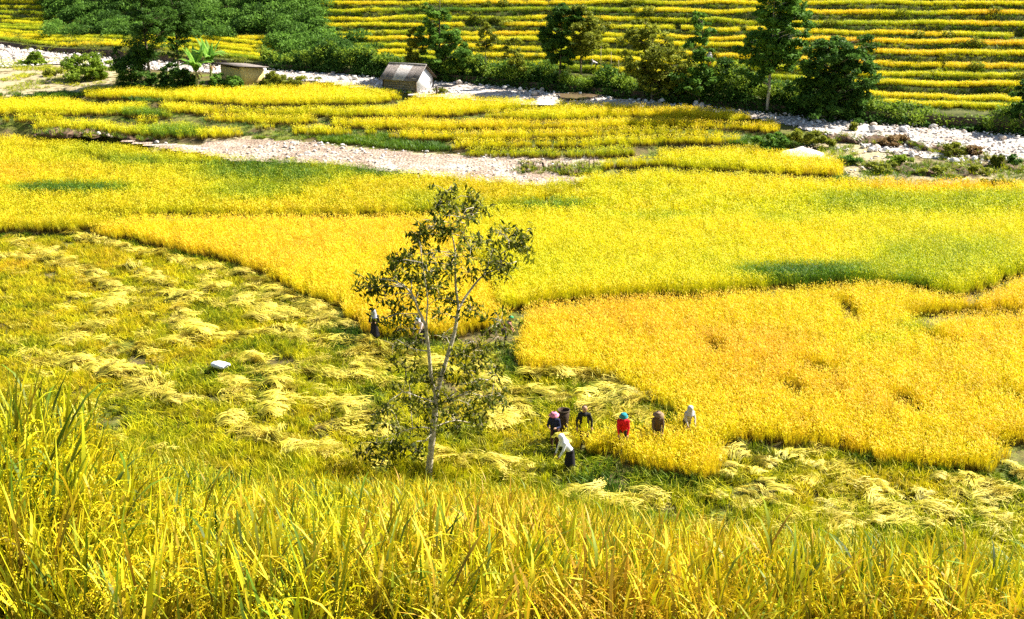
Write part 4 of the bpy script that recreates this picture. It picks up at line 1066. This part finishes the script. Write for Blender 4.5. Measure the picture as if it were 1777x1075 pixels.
for poly, s, keep in ((RIVER_TOP + RIVER_BOT[::-1], .45, .6), (SAND, .6, .45), (RUBBLE, .6, .4)):
    W = wpoly(poly, .3); X, Y = jitter_grid(W, s); ok = inpoly(X, Y, W) & (fnoise(X, Y, 4, 140) < keep + .1) & (np.abs(X) < Y * .56)
    for g in FIELDS: ok &= ~inpoly(X, Y, g['w'])
    X, Y = X[ok], Y[ok]; PEB.append(np.stack([X, Y, base_z(X, Y) + .16], 1))
PEB = np.concatenate(PEB); s_ = .12 + .38 * RNG.random(len(PEB)) ** 3
scatter("river_pebbles", C_STONE, PEB, s_, s_ * .8, .5, 1.0, parent=river_bed, tilt=.3)
# low cut banks of bare earth
LG = []
def ledge(name, line, h, mat, seed):
    P = ung([q[0] for q in line], [q[1] for q in line]); n = 110; tt = np.linspace(0, len(line) - 1, n); X = np.interp(tt, range(len(line)), P[:, 0]); Y = np.interp(tt, range(len(line)), P[:, 1])
    Y = Y + (fnoise(X, Y, 1.5, seed) - .5) * 2.6; hh = .6 * h * np.clip(np.sin(np.pi * np.linspace(0.02, .98, n)) * 2.2, 0, 1) * np.clip(-.25 + 1.9 * fnoise(X, Y, 1.6, seed + 7), 0, 1.3); R_ = []
    for dy, q in ((0, -.2), (.12, .35), (.05, .8), (.35, 1.0), (1.2, .9), (3.0, .35), (4.6, -.2)):
        R_.append(np.stack([X, Y + dy + (vnoise(X, Y * 0 + dy * 50, .7, seed + 1) - .5) * .5, rise(Y + dy) + hh * q * (.7 + .6 * vnoise(X, Y * 0 + dy * 90, .5, seed + 3)) - .04], 1))
    for q_ in range(90):
        j_ = RNG.integers(0, n); r_ = R_[RNG.choice([2, 3, 4, 5])][j_]; LG.append(r_ + np.array([RNG.normal(0, .3), RNG.normal(0, .2), -.03]))
    R_ = np.stack(R_); R_[1:-1] += RNG.normal(0, .07, R_[1:-1].shape); I_ = np.arange(R_.shape[0] * n).reshape(-1, n)
    o = link(name, mesh_np(name, R_.reshape(-1, 3), np.stack([I_[:-1, :-1], I_[:-1, 1:], I_[1:, 1:], I_[1:, :-1]], -1).reshape(-1, 4)), mat); o["kind"] = "structure"
ledge("earth_bank", [(1425,246),(1480,250),(1520,256),(1570,254),(1620,266),(1690,272),(1730,282)], .95, M_EARTHBANK, 301)
ledge("earth_bank", [(1500,302),(1560,304),(1640,306),(1720,300),(1800,298)], .6, M_EARTHBANK, 305)
ledge("earth_bank", [(62,232),(110,236),(170,238),(230,244),(300,246)], .5, M_EARTHBANK, 309)
ledge("earth_bank", [(1452,318),(1465,322),(1480,326)], .9, M_EARTHBANK, 311)
ledge("earth_bank", [(900,302),(940,306),(985,304),(1030,300)], .5, M_EARTHBANK, 313)
LG = np.array(LG)
scatter("ledge_weeds", C_GRASS, LG, RNG.uniform(.9, 1.5, len(LG)), RNG.uniform(.5, 1.1, len(LG)), np.clip(.30 + RNG.normal(0, .12, len(LG)), .05, .6), RNG.uniform(.6, 1.0, len(LG)),
        "weeds sprouting from the low cut banks of bare earth", "weeds", tilt=.25)
# heap of sand beside the last strips
bm = bmesh.new(); bmesh.ops.create_grid(bm, x_segments=26, y_segments=26, size=2.0)
for v in bm.verts:
    r = math.hypot(v.co.x / 1.25, v.co.y); v.co.z = .75 * max(0, 1 - r / 1.7) ** .85 + .12 * (vnoise(v.co.x, v.co.y, .5, 3) - .5) - .05
me = bpy.data.meshes.new("sand_pile"); bm.to_mesh(me); bm.free()
o = link("sand_pile", me, M_SANDPILE, None, VG(1392, 268)); tag(o, "pale heap of sand beside the dark green bush on the right", "sand pile")
# undercut bank, wooden posts, poles
M_POLE = plain("dry_bamboo", (.50, .40, .20)); M_POST = plain("grey_post", (.12, .09, .06))
o = Solid().tube([(0, 0, -.1), (.02, 0, .5), (0, .02, 1.0)], [.14, .13, .12], 8).build("wooden_post", M_POST, None, VG(758, 166)); tag(o, "short dark post in the ground right of the grey hut", "post")
for u, k, s, h, lab in [(1042, 2, .1, 2.9, "tallest thin bamboo pole on the terrace below the light tree"), (1060, 2, .2, 2.3, "middle thin bamboo pole of the three on the terrace"), (1073, 2, .15, 1.4, "shortest bamboo pole of the three on the terrace")]:
    o = Solid().tube([(0, 0, -.1), (.03, 0, h * .5), (0, .02, h)], [.035, .032, .025], 6).build("bamboo_pole", M_POLE, None, hill_pt(u, k, s)); tag(o, lab, "pole", "bamboo poles on the terrace")
for x, y, h, lab in [(972,274,.55,"leftmost thin stake on the sandy channel"),(983,274,.6,"second stake from the left on the sandy channel"),(1022,296,1.0,"taller stake at the end of the sandy channel"),(1030,297,1.2,"tallest stake at the weedy end of the sandy channel")]:
    o = Solid().tube([(0, 0, -.1), (.02, 0, h)], [.04, .03], 6).build("wooden_stake", M_POST, None, VG(x, y)); tag(o, lab, "stake", "stakes on the sand")

# ------------------------------------------------------------------ cut rice laid on the stubble
def bundle_mesh(i):
    """a few handfuls of cut stalks dropped over each other, heads to one side"""
    b = Blades(); r = random.Random(200 + i)
    for hnd in range(9):
        hx, hy = r.gauss(0, .16), r.gauss(0, .24); ha = r.gauss(0, .45); hz_ = .05 + .09 * r.random(); tilt = r.gauss(.02, .12); hl = r.uniform(-.3, .1); HLn = r.uniform(.55, .95)
        for k in range(12):
            L = HLn * r.uniform(.75, 1.1); off_ = r.gauss(0, .045); a = ha + r.gauss(0, .12); w = r.uniform(.012, .024); i0 = len(b.V); n = 4; lt = hl + r.uniform(-.12, .12); arch = r.uniform(.04, .13); zz = abs(r.gauss(0, .035))
            for s in range(n + 1):
                t = s / n; x = -.45 * L + L * t; a2 = a + (t - .4) * off_ * 4; z = hz_ + zz + arch * math.sin(math.pi * min(1, t * 1.1)) + tilt * (t - .4) * L
                p = Vector((hx + x * math.cos(a2) - off_ * math.sin(a2), hy + x * math.sin(a2) + off_ * math.cos(a2), max(z, .02))); ww = w * (1 if s < n else 1.7)
                b.V += [p + Vector((ww / 2 * math.sin(a2), -ww / 2 * math.cos(a2), 0)), p + Vector((-ww / 2 * math.sin(a2), ww / 2 * math.cos(a2), .008))]; b.v += [t] * 2; b.lt += [lt] * 2
            for s in range(n): q = i0 + 2 * s; b.F.append((q, q + 1, q + 3, q + 2))
            for g in range(3):
                q = p + Vector((r.uniform(-.10, .06), r.gauss(0, .04), r.uniform(-.05, .04))); j = len(b.V); dx = Vector((math.cos(a), math.sin(a), -.4)); dn = Vector((-math.sin(a), math.cos(a), 0))
                b.V += [q, q + dx * .03 + dn * .014, q + dx * .065, q + dx * .03 - dn * .014]; b.v += [1.0] * 4; b.lt += [r.uniform(-.1, .15)] * 4; b.F.append((j, j + 1, j + 2, j + 3))
    return b.mesh("cut_rice_%d" % i, M_STRAW)
BUNDLES = [bundle_mesh(i) for i in range(12)]
SWATHS = [
 ("cut rice in the long curving row at the far left", [(17,402),(40,424),(68,441),(111,458),(152,475),(189,495),(205,519),(192,549),(165,569),(128,596),(88,617),(34,620)], .62, .5),
 ("cut rice in the short row leaving the left picture edge", [(0,446),(51,453),(111,463)], .65, .4),
 ("cut rice in the row along the curved dark field edge", [(111,406),(169,423),(236,437),(304,451),(372,469),(439,490),(507,518),(557,546),(591,572)], .62, .35),
 ("cut rice in the hooked row left of centre", [(236,471),(270,487),(297,511),(318,541),(324,568),(314,592),(270,606),(220,610)], .6, .4),
 ("cut rice scattered inside the curved field edge", [(351,484),(400,505),(440,512),(473,531),(527,552),(480,550),(420,520),(380,540)], .75, 1.0),
 ("cut rice in the level row towards the person in black", [(338,582),(405,586),(473,580),(524,586),(574,596)], .65, .4),
 ("cut rice in the row slanting down below the white sack", [(68,632),(135,632),(186,650),(236,667),(287,687),(338,702)], .6, .35),
 ("cut rice beside the dark green gap on the left", [(210,642),(263,660),(287,684)], .6, .3),
 ("cut rice in the row right of the white sack", [(400,622),(432,626),(473,643),(500,650)], .6, .35),
 ("cut rice left of the narrow green gap", [(399,660),(424,680),(412,700)], .5, .3),
 ("cut rice right of the narrow green gap", [(476,668),(498,686),(476,714)], .5, .35),
 ("cut rice in the lowest left row above the near slope", [(0,694),(74,727),(135,751),(186,770),(243,787),(287,801),(338,815),(378,822)], .55, .3),
 ("cut rice in the lower row left of the tree trunk", [(388,733),(439,753),(480,767),(507,777),(547,788),(600,802),(650,800)], .6, .4),
 ("cut rice in the pile near the person in black", [(628,598),(660,600),(630,618),(650,632),(676,610),(622,640),(668,640)], .5, .6),
 ("cut rice in the row left of the tree at mid height", [(560,648),(600,655),(645,655),(690,670)], .65, .5),
 ("cut rice left of the lower trunk", [(570,700),(610,715),(660,730),(590,745),(640,770)], .7, .6),
 ("cut rice in the row right of the trunk foot", [(770,798),(820,806),(880,818),(935,832)], .6, .3),
 ("cut rice between the tree and the golden field", [(922,652),(965,655),(1010,662),(1050,674),(1090,692),(1115,710)], .5, .5),
 ("cut rice behind the standing harvesters", [(905,690),(940,682),(985,692),(1030,700),(1060,712),(1100,722),(1150,722)], .5, .5),
 ("cut rice in front of the bent worker in white", [(988,862),(1012,866),(1096,872),(1120,868),(1140,884)], .6, .3),
 ("cut rice under the crown of the young tree", [(700,620),(760,640),(830,640),(880,690),(850,720),(900,740),(860,660)], .8, .8)]
# loose stalks strewn over and between the rows
def strewn(i):
    b = Blades(); r = random.Random(500 + i)
    for k in range(34):
        x, y, a, L, w = r.gauss(0, .22), r.gauss(0, .16), r.gauss(0, .5), r.uniform(.3, .75), r.uniform(.012, .024); i0 = len(b.V); z0 = r.uniform(.10, .30); arch = r.uniform(.02, .08); lt = r.uniform(-.25, .12)
        for s in range(4):
            t = s / 3; p = Vector((x + (t - .5) * L * math.cos(a), y + (t - .5) * L * math.sin(a), z0 + arch * math.sin(math.pi * t) + r.uniform(-.01, .01))); o_ = Vector((math.sin(a), -math.cos(a), 0)) * w * (.5 if s < 3 else .9)
            b.V += [p + o_, p - o_ + Vector((0, 0, .006))]; b.v += [t] * 2; b.lt += [lt] * 2
        for s in range(3): q = i0 + 2 * s; b.F.append((q, q + 1, q + 3, q + 2))
    return b.mesh("loose_straw_%d" % i, M_STRAW)
C_STRAW = collection_of("loose_straw_clump", [strewn(i) for i in range(8)])
LP = []
for lab, line, gap, spread in SWATHS:
    W = unz([q[0] for q in line], [q[1] for q in line], .1)[:, :2]
    for i in range(len(W) - 1):
        L = np.hypot(*(W[i + 1] - W[i])); m = int(L / .42) + 1; t = RNG.random(m)[:, None]
        LP.append(W[i] + (W[i + 1] - W[i]) * t + RNG.normal(0, .2 + spread * .28, (m, 2)))
hx = np.array([unz(1177 + x / 2.962, 719 + y / 2.962, .05)[:2] for x, y in [(r_ * 1777, q_ * 560 + 200) for r_, q_ in RNG.random((16, 2))]])
for c in hx: LP.append(c + RNG.normal(0, .35, (4, 2)))
LP.append(wpoly([(x, y) for x, y in np.stack([RNG.uniform(0, 640, 90), RNG.uniform(420, 720, 90)], 1)], 0)); 
LP = np.concatenate(LP); ok = clear_of(LP[:, 0], LP[:, 1])
for g in FIELDS: ok &= ~inpoly(LP[:, 0], LP[:, 1], g['w'])
LP = LP[ok]; zz = base_z(LP[:, 0], LP[:, 1]) + .04
so = scatter("loose_straw", C_STRAW, np.column_stack([LP, zz]), RNG.uniform(.8, 1.3, len(LP)), RNG.uniform(.6, 1.2, len(LP)), .5, 1.0, "loose cut stalks strewn over the harvested stubble", "straw", tilt=.08)
so.data.attributes["rz"].data.foreach_set("value", (RNG.normal(0, .45, len(LP)) + RNG.choice([0, math.pi], len(LP))).astype(np.float32))
nb = 0
def add_bundle(x, y, label, group, ang, s):
    global nb
    p = unz(x, y, .05)
    for q in FIELDS:
        if inpoly(np.array([p[0]]), np.array([p[1]]), q['w'])[0]: return
    o = link("cut_rice_bundle", BUNDLES[nb % len(BUNDLES)]); nb += 1
    o.location = (p[0], p[1], float(base_z(np.array([p[0]]), np.array([p[1]]))[0]) + .10)
    o.rotation_euler = (random.gauss(0, .12), random.gauss(0, .08), ang); o.scale = (s * U(.8, 1.15), s * U(.7, 1.4), s * U(.7, 1.5))
    tag(o, label, "rice bundle", group)
for lab, line, gap, spread in SWATHS:
    W = unz([q[0] for q in line], [q[1] for q in line], .1)[:, :2]
    seg = np.hypot(*(W[1:] - W[:-1]).T); tot = seg.sum(); cum = np.concatenate([[0], np.cumsum(seg)]); d = 0.0
    while d < tot:
        x = np.interp(d, cum, W[:, 0]); y = np.interp(d, cum, W[:, 1]); i = min(np.searchsorted(cum, d, side='right') - 1, len(seg) - 1)
        al = math.atan2(W[i + 1, 1] - W[i, 1], W[i + 1, 0] - W[i, 0])
        pp = toPx(np.array([x + random.gauss(0, spread * .5), y + random.gauss(0, spread * .5), .05]))
        add_bundle(float(pp[0]), float(pp[1]), lab, lab.replace("cut rice", "bundles"), random.gauss(0, .5) + random.choice((0, math.pi)), U(.95, 1.35))
        d += gap * 1.55 * U(.6, 1.4)
HEAPS = [(220,215),(300,225),(560,225),(650,260),(720,290),(860,265),(250,270),(260,335),(400,305),(430,262),(380,400),(450,360),(340,470),(520,400),(220,440),(180,450),(450,560),(560,580),(700,350),(820,400),(880,470),(900,370),(780,490),(800,560),(860,585),(1000,450),(1040,400),(1060,500),(1150,510),(1010,580),(1200,550),(1330,350),(1440,360),(1540,360),(1620,385),(1660,425),(1440,420),(1550,445),(1350,500),(1380,540),(1600,530),(1660,560),(1700,590),(1740,300),(1765,330),(1100,630),(1180,640),(1420,690),(750,630),(850,635),(1310,580),(420,430),(360,520),(500,470),(1230,420),(1010,420),(1290,480),(1080,560)]
for x, y in HEAPS:
    add_bundle(1177 + x / 2.962, 715 + y / 2.962 + 4, "loose heap of cut rice on the stubble at the lower right", "heaps at the lower right", random.gauss(0, .6) + random.choice((0, math.pi)), U(.65, .95))

ONES = "first second third fourth fifth sixth seventh eighth ninth tenth eleventh twelfth thirteenth fourteenth fifteenth sixteenth seventeenth eighteenth nineteenth".split()
TENS = {20: "twentieth", 30: "thirtieth", 40: "fortieth", 50: "fiftieth", 60: "sixtieth"}
def ordinal(n):
    if n < 20: return ONES[n - 1]
    if n in TENS: return TENS[n]
    return {2: "twenty", 3: "thirty", 4: "forty", 5: "fifty"}[n // 10] + "-" + ONES[n % 10 - 1]
rows_ = {}
for o in list(COL.objects):
    if o.name.startswith("cut_rice_bundle"): rows_.setdefault(o["label"], []).append(o)
for lab, os_ in rows_.items():
    os_.sort(key=lambda o: float(toPx(np.array(o.location))[0]))
    for i, o in enumerate(os_):
        o["label"] = ordinal(i + 1) + " from left of " + ("the loose rice heaps on the stubble at lower right" if lab.startswith("loose heap") else lab)

# ------------------------------------------------------------------ people
M_SKIN = plain("skin", (.42, .24, .14), .6, .1); M_HAIR = plain("black_hair", (.015, .012, .010), .5)
CL_ = {}
def cloth(c):
    if c not in CL_: CL_[c] = plain("cloth_%d" % len(CL_), c, .85, .18, 14)
    return CL_[c]
def capsule(bm, p0, p1, r0, r1, rings=5, sides=12):
    p0, p1 = Vector(p0), Vector(p1); d = p1 - p0; L = max(d.length, 1e-4); d = d / L
    a = d.orthogonal().normalized(); b = d.cross(a); prof = []
    for i in range(rings + 1):
        t = math.pi / 2 * (1 - i / rings); prof.append((-r0 * math.sin(t), r0 * math.cos(t)))
    for i in range(rings + 1):
        t = math.pi / 2 * i / rings; prof.append((L + r1 * math.sin(t), r1 * math.cos(t)))
    prev = None
    for z, r in prof:
        ring = [bm.verts.new(p0 + d * z + (a * math.cos(2 * math.pi * k / sides) + b * math.sin(2 * math.pi * k / sides)) * max(r, 1e-4)) for k in range(sides)]
        if prev:
            for k in range(sides): bm.faces.new((prev[k], prev[(k + 1) % sides], ring[(k + 1) % sides], ring[k]))
        prev = ring
HATS = []
def person(label, pos, face, bend=0.0, arms='down', top=(.02,.02,.03), legs=(.03,.03,.04), hat=None, skirt=None, scarf=None, open_front=None, hgt=1.6, hair=True, group="harvesters", crouch=0.0):
    s = hgt / 1.6; root = empty("person", pos, face); tag(root, label, "person", group); root.scale = (s, s, s)
    hz = .86 - crouch; hip = Vector((0, -.10 * math.sin(bend), hz)); tdir = Vector((0, math.sin(bend), math.cos(bend)))
    fwd = Vector((0, math.cos(bend), -math.sin(bend)))
    chest = hip + tdir * .30; sh = hip + tdir * .47; neck = hip + tdir * .55; hd = (tdir * .6 + Vector((0, .05, .75))).normalized(); head = neck + hd * .14
    S = []   # p0, p1, r0, r1, material
    S += [(hip + Vector((e * .05, 0, .02)), chest + Vector((e * .075, 0, 0)), .115, .115, 1) for e in (-1, 1)] + [(chest + Vector((e * .075, 0, 0)), sh + Vector((e * .09, 0, -.02)), .115, .09, 1) for e in (-1, 1)]; S.append((hip, chest, .125, .13, 1)); S.append((chest, sh, .14, .12, 1)); S.append((hip + Vector((-.07, 0, 0)), hip + Vector((.07, 0, 0)), .12, .12, 2))
    S.append((sh, neck + hd * .03, .06, .052, 0)); S.append((head - hd * .035, head + hd * .035, .088, .098, 0)); S.append((head + fwd * .09 - hd * .02, head + fwd * .112 - hd * .03, .016, .014, 0))
    for e in (-1, 1): S.append((head + Vector((e * .092, 0, 0)), head + Vector((e * .096, -.01, 0)), .018, .018, 0)); S.append((sh, sh + Vector((e * .165, 0, 0)), .10, .075, 1))
    hands = []
    for e in (-1, 1):
        sho = sh + Vector((e * .175, 0, -.01))
        if arms == 'down': el = sho + Vector((e * .06, -.02, -.27)); wr = el + Vector((e * .02, .06, -.24))
        elif arms == 'hold': el = sho + Vector((e * .07, .03, -.26)); wr = el + Vector((-e * .10, .20, .03))
        elif arms == 'hips': el = sho + Vector((e * .10, -.03, -.26)); wr = el + Vector((-e * .01, .10, -.20))
        else: el = sho + Vector((e * .03, .10, -.24)); wr = el + Vector((-e * .04, .12, -.22))
        S.append((sho, el, .062, .048, 1)); S.append((el, wr, .046, .032, 1))
        hdv = (wr - el).normalized(); sd = hdv.cross(Vector((0, 1, .2))).normalized(); palm = wr + hdv * .07
        S.append((wr, palm, .030, .036, 0)); S.append((wr + hdv * .02 + sd * e * .03, wr + hdv * .07 + sd * e * .06, .013, .010, 0))
        for q in range(4): o_ = sd * (q - 1.5) * .019; m_ = palm + o_ + hdv * (.045 + .008 * (1 - abs(q - 1.5))); S.append((palm + o_, m_, .011, .010, 0)); S.append((m_, m_ + hdv * .025 - Vector((0, 0, .02)), .010, .008, 0))
        hands.append(palm)
        kn = Vector((e * .10, .05 + crouch * .5, hz * .53)); an = Vector((e * .10, -.02, .08))
        S.append((hip + Vector((e * .085, 0, -.03)), kn, .088, .062, 2)); S.append((kn, an, .058, .040, 2)); S.append((an, an + Vector((0, .0, -.03)), .040, .042, 3)); S.append((an + Vector((0, -.03, -.045)), an + Vector((e * .02, .15, -.05)), .036, .030, 3))
    bm = bmesh.new()
    for p0, p1, r0, r1, m in S: capsule(bm, p0, p1, r0, r1)
    me = bpy.data.meshes.new("body_source"); bm.to_mesh(me); bm.free()
    tmp = bpy.data.objects.new("body_source", me); COL.objects.link(tmp)
    md = tmp.modifiers.new("r", 'REMESH'); md.mode = 'VOXEL'; md.voxel_size = .014
    sm = tmp.modifiers.new("s", 'SMOOTH'); sm.iterations = 2; sm.factor = .4
    dg = bpy.context.evaluated_depsgraph_get(); body = bpy.data.meshes.new_from_object(tmp.evaluated_get(dg))
    bpy.data.objects.remove(tmp)
    body.materials.clear()
    for m in (M_SKIN, cloth(top), cloth(legs), M_POST): body.materials.append(m)
    nf = len(body.polygons); cen = np.empty(nf * 3, np.float32); body.polygons.foreach_get("center", cen); cen = cen.reshape(-1, 3)
    best = np.full(nf, 1e9); mi_ = np.zeros(nf, np.int32)
    for p0, p1, r0, r1, m in S:
        a, d = np.array(p0), np.array(p1 - p0); t_ = np.clip(((cen - a) @ d) / max(d @ d, 1e-9), 0, 1)
        ds = np.linalg.norm(cen - a - t_[:, None] * d, axis=1) - (r0 + (r1 - r0) * t_); u_ = ds < best; best[u_] = ds[u_]; mi_[u_] = m
    body.polygons.foreach_set("material_index", mi_); body.polygons.foreach_set("use_smooth", np.ones(nf, bool))
    link("body", body, None, root)
    rq = Vector((0, 0, 1)).rotation_difference(hd)
    def on_head(sol, nm, mat):
        o = sol.build(nm, mat, root, smooth=True); o.location = head; o.rotation_mode = 'QUATERNION'; o.rotation_quaternion = rq; return o
    for e in (-1, 1):
        o = Solid().lathe([(.001, -.010), (.010, 0), (.001, .010)], sides=8).build("eye", M_HAIR, root); o.location = head + fwd * .088 + Vector((e * .035, 0, 0)) + hd * .01
    if hair and not scarf: on_head(Solid().lathe([(.098, -.02), (.104, .03), (.096, .075), (.06, .112), (.001, .124)], (0, -.032, .012), 14), "hair", M_HAIR)
    if hat:
        col, brim, crown = hat
        HATS.append(None); HATS[-1] = on_head(Solid().lathe([(.105, .00), (brim, -.02), (brim + .005, -.012), (.118, .055), (.112, crown * .6 + .06), (.07, crown + .055), (.001, crown + .06)], (0, 0, 0), 20, 0, .03), "hat", cloth(col))
        Solid().lathe([(.121, .045), (.124, .06), (.119, .075)], sides=18).build("hat_band", M_POST, HATS[-1], smooth=True)
    if scarf:
        on_head(Solid().lathe([(.20, -.26), (.15, -.14), (.118, -.04), (.122, .04), (.10, .10), (.05, .135), (.001, .14)], (0, -.02, 0), 16, 0, .04), "head_scarf", cloth(scarf))
    if skirt:
        Solid().lathe([(.150, .10), (.165, 0), (.20, -.25), (.235, -.55)], tuple(hip), 18, 0, .04, 1.0, .85).build("skirt", cloth(skirt), root, smooth=True)
    if open_front:
        V = []
        for i in range(6):
            q = hip + tdir * (-.06 + .105 * i); w_ = .10 - .004 * i; V += [tuple(q + fwd * (.160 + (.012 if i in (2, 3) else 0)) + Vector((e * w_, 0, 0)) + fwd * 0) for e in (-1, 1)]; V += [tuple(q + fwd * .198)]
        F = []
        for i in range(5): a = 3 * i; F += [(a, a + 2, a + 5, a + 3), (a + 2, a + 1, a + 4, a + 5)]
        link("shirt_front", mesh_np("shirt_front", V, F, smooth=True), cloth(open_front), root)
        Solid().lathe([(.155, .16), (.165, .05), (.17, -.12)], tuple(hip), 18).build("shirt_hem", cloth(open_front), root, smooth=True)
    return root, [root.matrix_basis @ Vector(h) for h in hands], (head, sh)
def spot(k): x, y = FOLK[k]; return V3(x, y, .03)
PI = math.pi
person("person in long black clothes and grey scarf standing at the field edge", spot('black'), PI, .08, 'hold', (.012,.012,.016), (.012,.012,.016), skirt=(.014,.013,.018), scarf=(.32,.33,.36), hgt=1.58)
person("person in pale pink top bending behind the young tree", spot('pale'), PI * .8, .75, 'reach', (.74,.56,.52), (.03,.03,.04), hat=((.55,.60,.68), .16, .07))
person("person in green hat and brown top bending at the golden field", spot('greenhat'), PI * 1.5, .6, 'reach', (.34,.17,.12), (.03,.03,.05), hat=((.03,.26,.10), .14, .07))
person("person in pink hat and navy jacket standing with hands together", spot('pinkhat'), PI * .9, .22, 'hold', (.018,.022,.055), (.10,.05,.04), hat=((.72,.22,.34), .20, .07), hgt=1.58)
person("bareheaded man in black jacket over a yellow shirt", spot('yellow'), PI, .02, 'hips', (.018,.017,.016), (.03,.03,.03), open_front=(.92,.84,.02), hgt=1.68)
person("person in teal hat and bright red top leaning into the rice", spot('red'), PI * .97, .40, 'reach', (.70,.012,.022), (.04,.03,.03), hat=((.02,.24,.27), .17, .08), hgt=1.62)
person("person in wide brown hat half hidden by the rice", spot('brown'), PI, .30, 'reach', (.11,.07,.045), (.05,.04,.03), hat=((.22,.15,.09), .22, .06), hgt=1.56)
person("person in grey hooded scarf crouched furthest right in the rice", spot('hood'), PI * 1.1, .45, 'reach', (.46,.42,.38), (.05,.05,.05), scarf=(.42,.42,.44), hgt=1.5)
person("person in white top and black skirt bent over the stubble", spot('white'), PI * .62, .62, 'reach', (.84,.84,.86), (.02,.018,.02), skirt=(.020,.017,.020), scarf=(.84,.84,.86), hgt=1.6)
person("tiny far worker bending on the terrace beside the bamboo poles", hill_pt(1034, 2, .15), PI * .5, 1.1, 'reach', (.60,.52,.50), (.05,.05,.06), hat=((.5,.45,.4), .16, .06), group="far workers on the terraces")
person("tiny far worker in white and red on the terrace near the tallest tree", hill_pt(1231, 3, .15), PI, .1, 'down', (.75,.70,.68), (.50,.05,.04), hat=((.7,.66,.6), .18, .06), group="far workers on the terraces")
# woven back basket behind the pink hat, held sheaf, white sack
b = V3(978, 772, .03); M_WEAVE = noisy("dark_wicker", (.03, .018, .012), (.10, .06, .04), 40, .8, .5)
bk = empty("carrying_basket", (b.x, b.y + .25, .0)); tag(bk, "tall dark wicker basket behind the person in the pink hat", "basket")
Solid().lathe([(.001, .40), (.15, .40), (.17, .7), (.20, 1.05), (.23, 1.38), (.21, 1.38), (.18, 1.0), (.13, .46), (.001, .46)], (0, 0, 0), 16).build("weave", M_WEAVE, bk); WV = bk.children[0]
Solid().lathe([(.235, 1.36), (.25, 1.38), (.235, 1.41), (.215, 1.39), (.235, 1.36)], (0, 0, 0), 16).build("rim", M_WOODDARK, WV)
for e in (0, 1, 2, 3): Solid().tube([(.10 * math.cos(e * PI / 2 + .7), .10 * math.sin(e * PI / 2 + .7), -.05), (.14 * math.cos(e * PI / 2 + .7), .14 * math.sin(e * PI / 2 + .7), .45)], [.018, .018], 6).build("leg", M_WOODDARK, bk)
p = spot('pinkhat'); sh_ = link("rice_sheaf", BUNDLES[2], None, None, (p.x + .22, p.y - .32, .62)); sh_.rotation_euler = (0, .35, .3); sh_.scale = (.7, .7, .9)
tag(sh_, "small sheaf of cut rice in the hands of the pink hatted person", "rice sheaf")
bm = bmesh.new(); bmesh.ops.create_icosphere(bm, subdivisions=4, radius=1)
for v in bm.verts:
    c = v.co.copy(); n_ = vnoise(c.x * 2 + 3, c.y * 2 + c.z, .5, 7) - .5
    v.co = Vector((math.copysign(abs(c.x) ** .7, c.x) * .42, math.copysign(abs(c.y) ** .8, c.y) * .26, math.copysign(abs(c.z) ** .75, c.z) * .13)) * (1 + .16 * n_)
me = bpy.data.meshes.new("sack"); bm.to_mesh(me); bm.free(); me.polygons.foreach_set("use_smooth", np.ones(len(me.polygons), bool))
sk = empty("sack", V3(382, 640, .3)); sk.rotation_euler = (0, 0, -.5); tag(sk, "white sack lying on the cut rice at the left", "sack")
link("bag", me, cloth((.60, .62, .66)), sk, (0, 0, .18)); Solid().tube([(.40, 0, .2), (.46, .02, .24), (.54, .02, .30)], [.05, .03, .08], 8).build("tied_neck", cloth((.60, .62, .66)), sk)
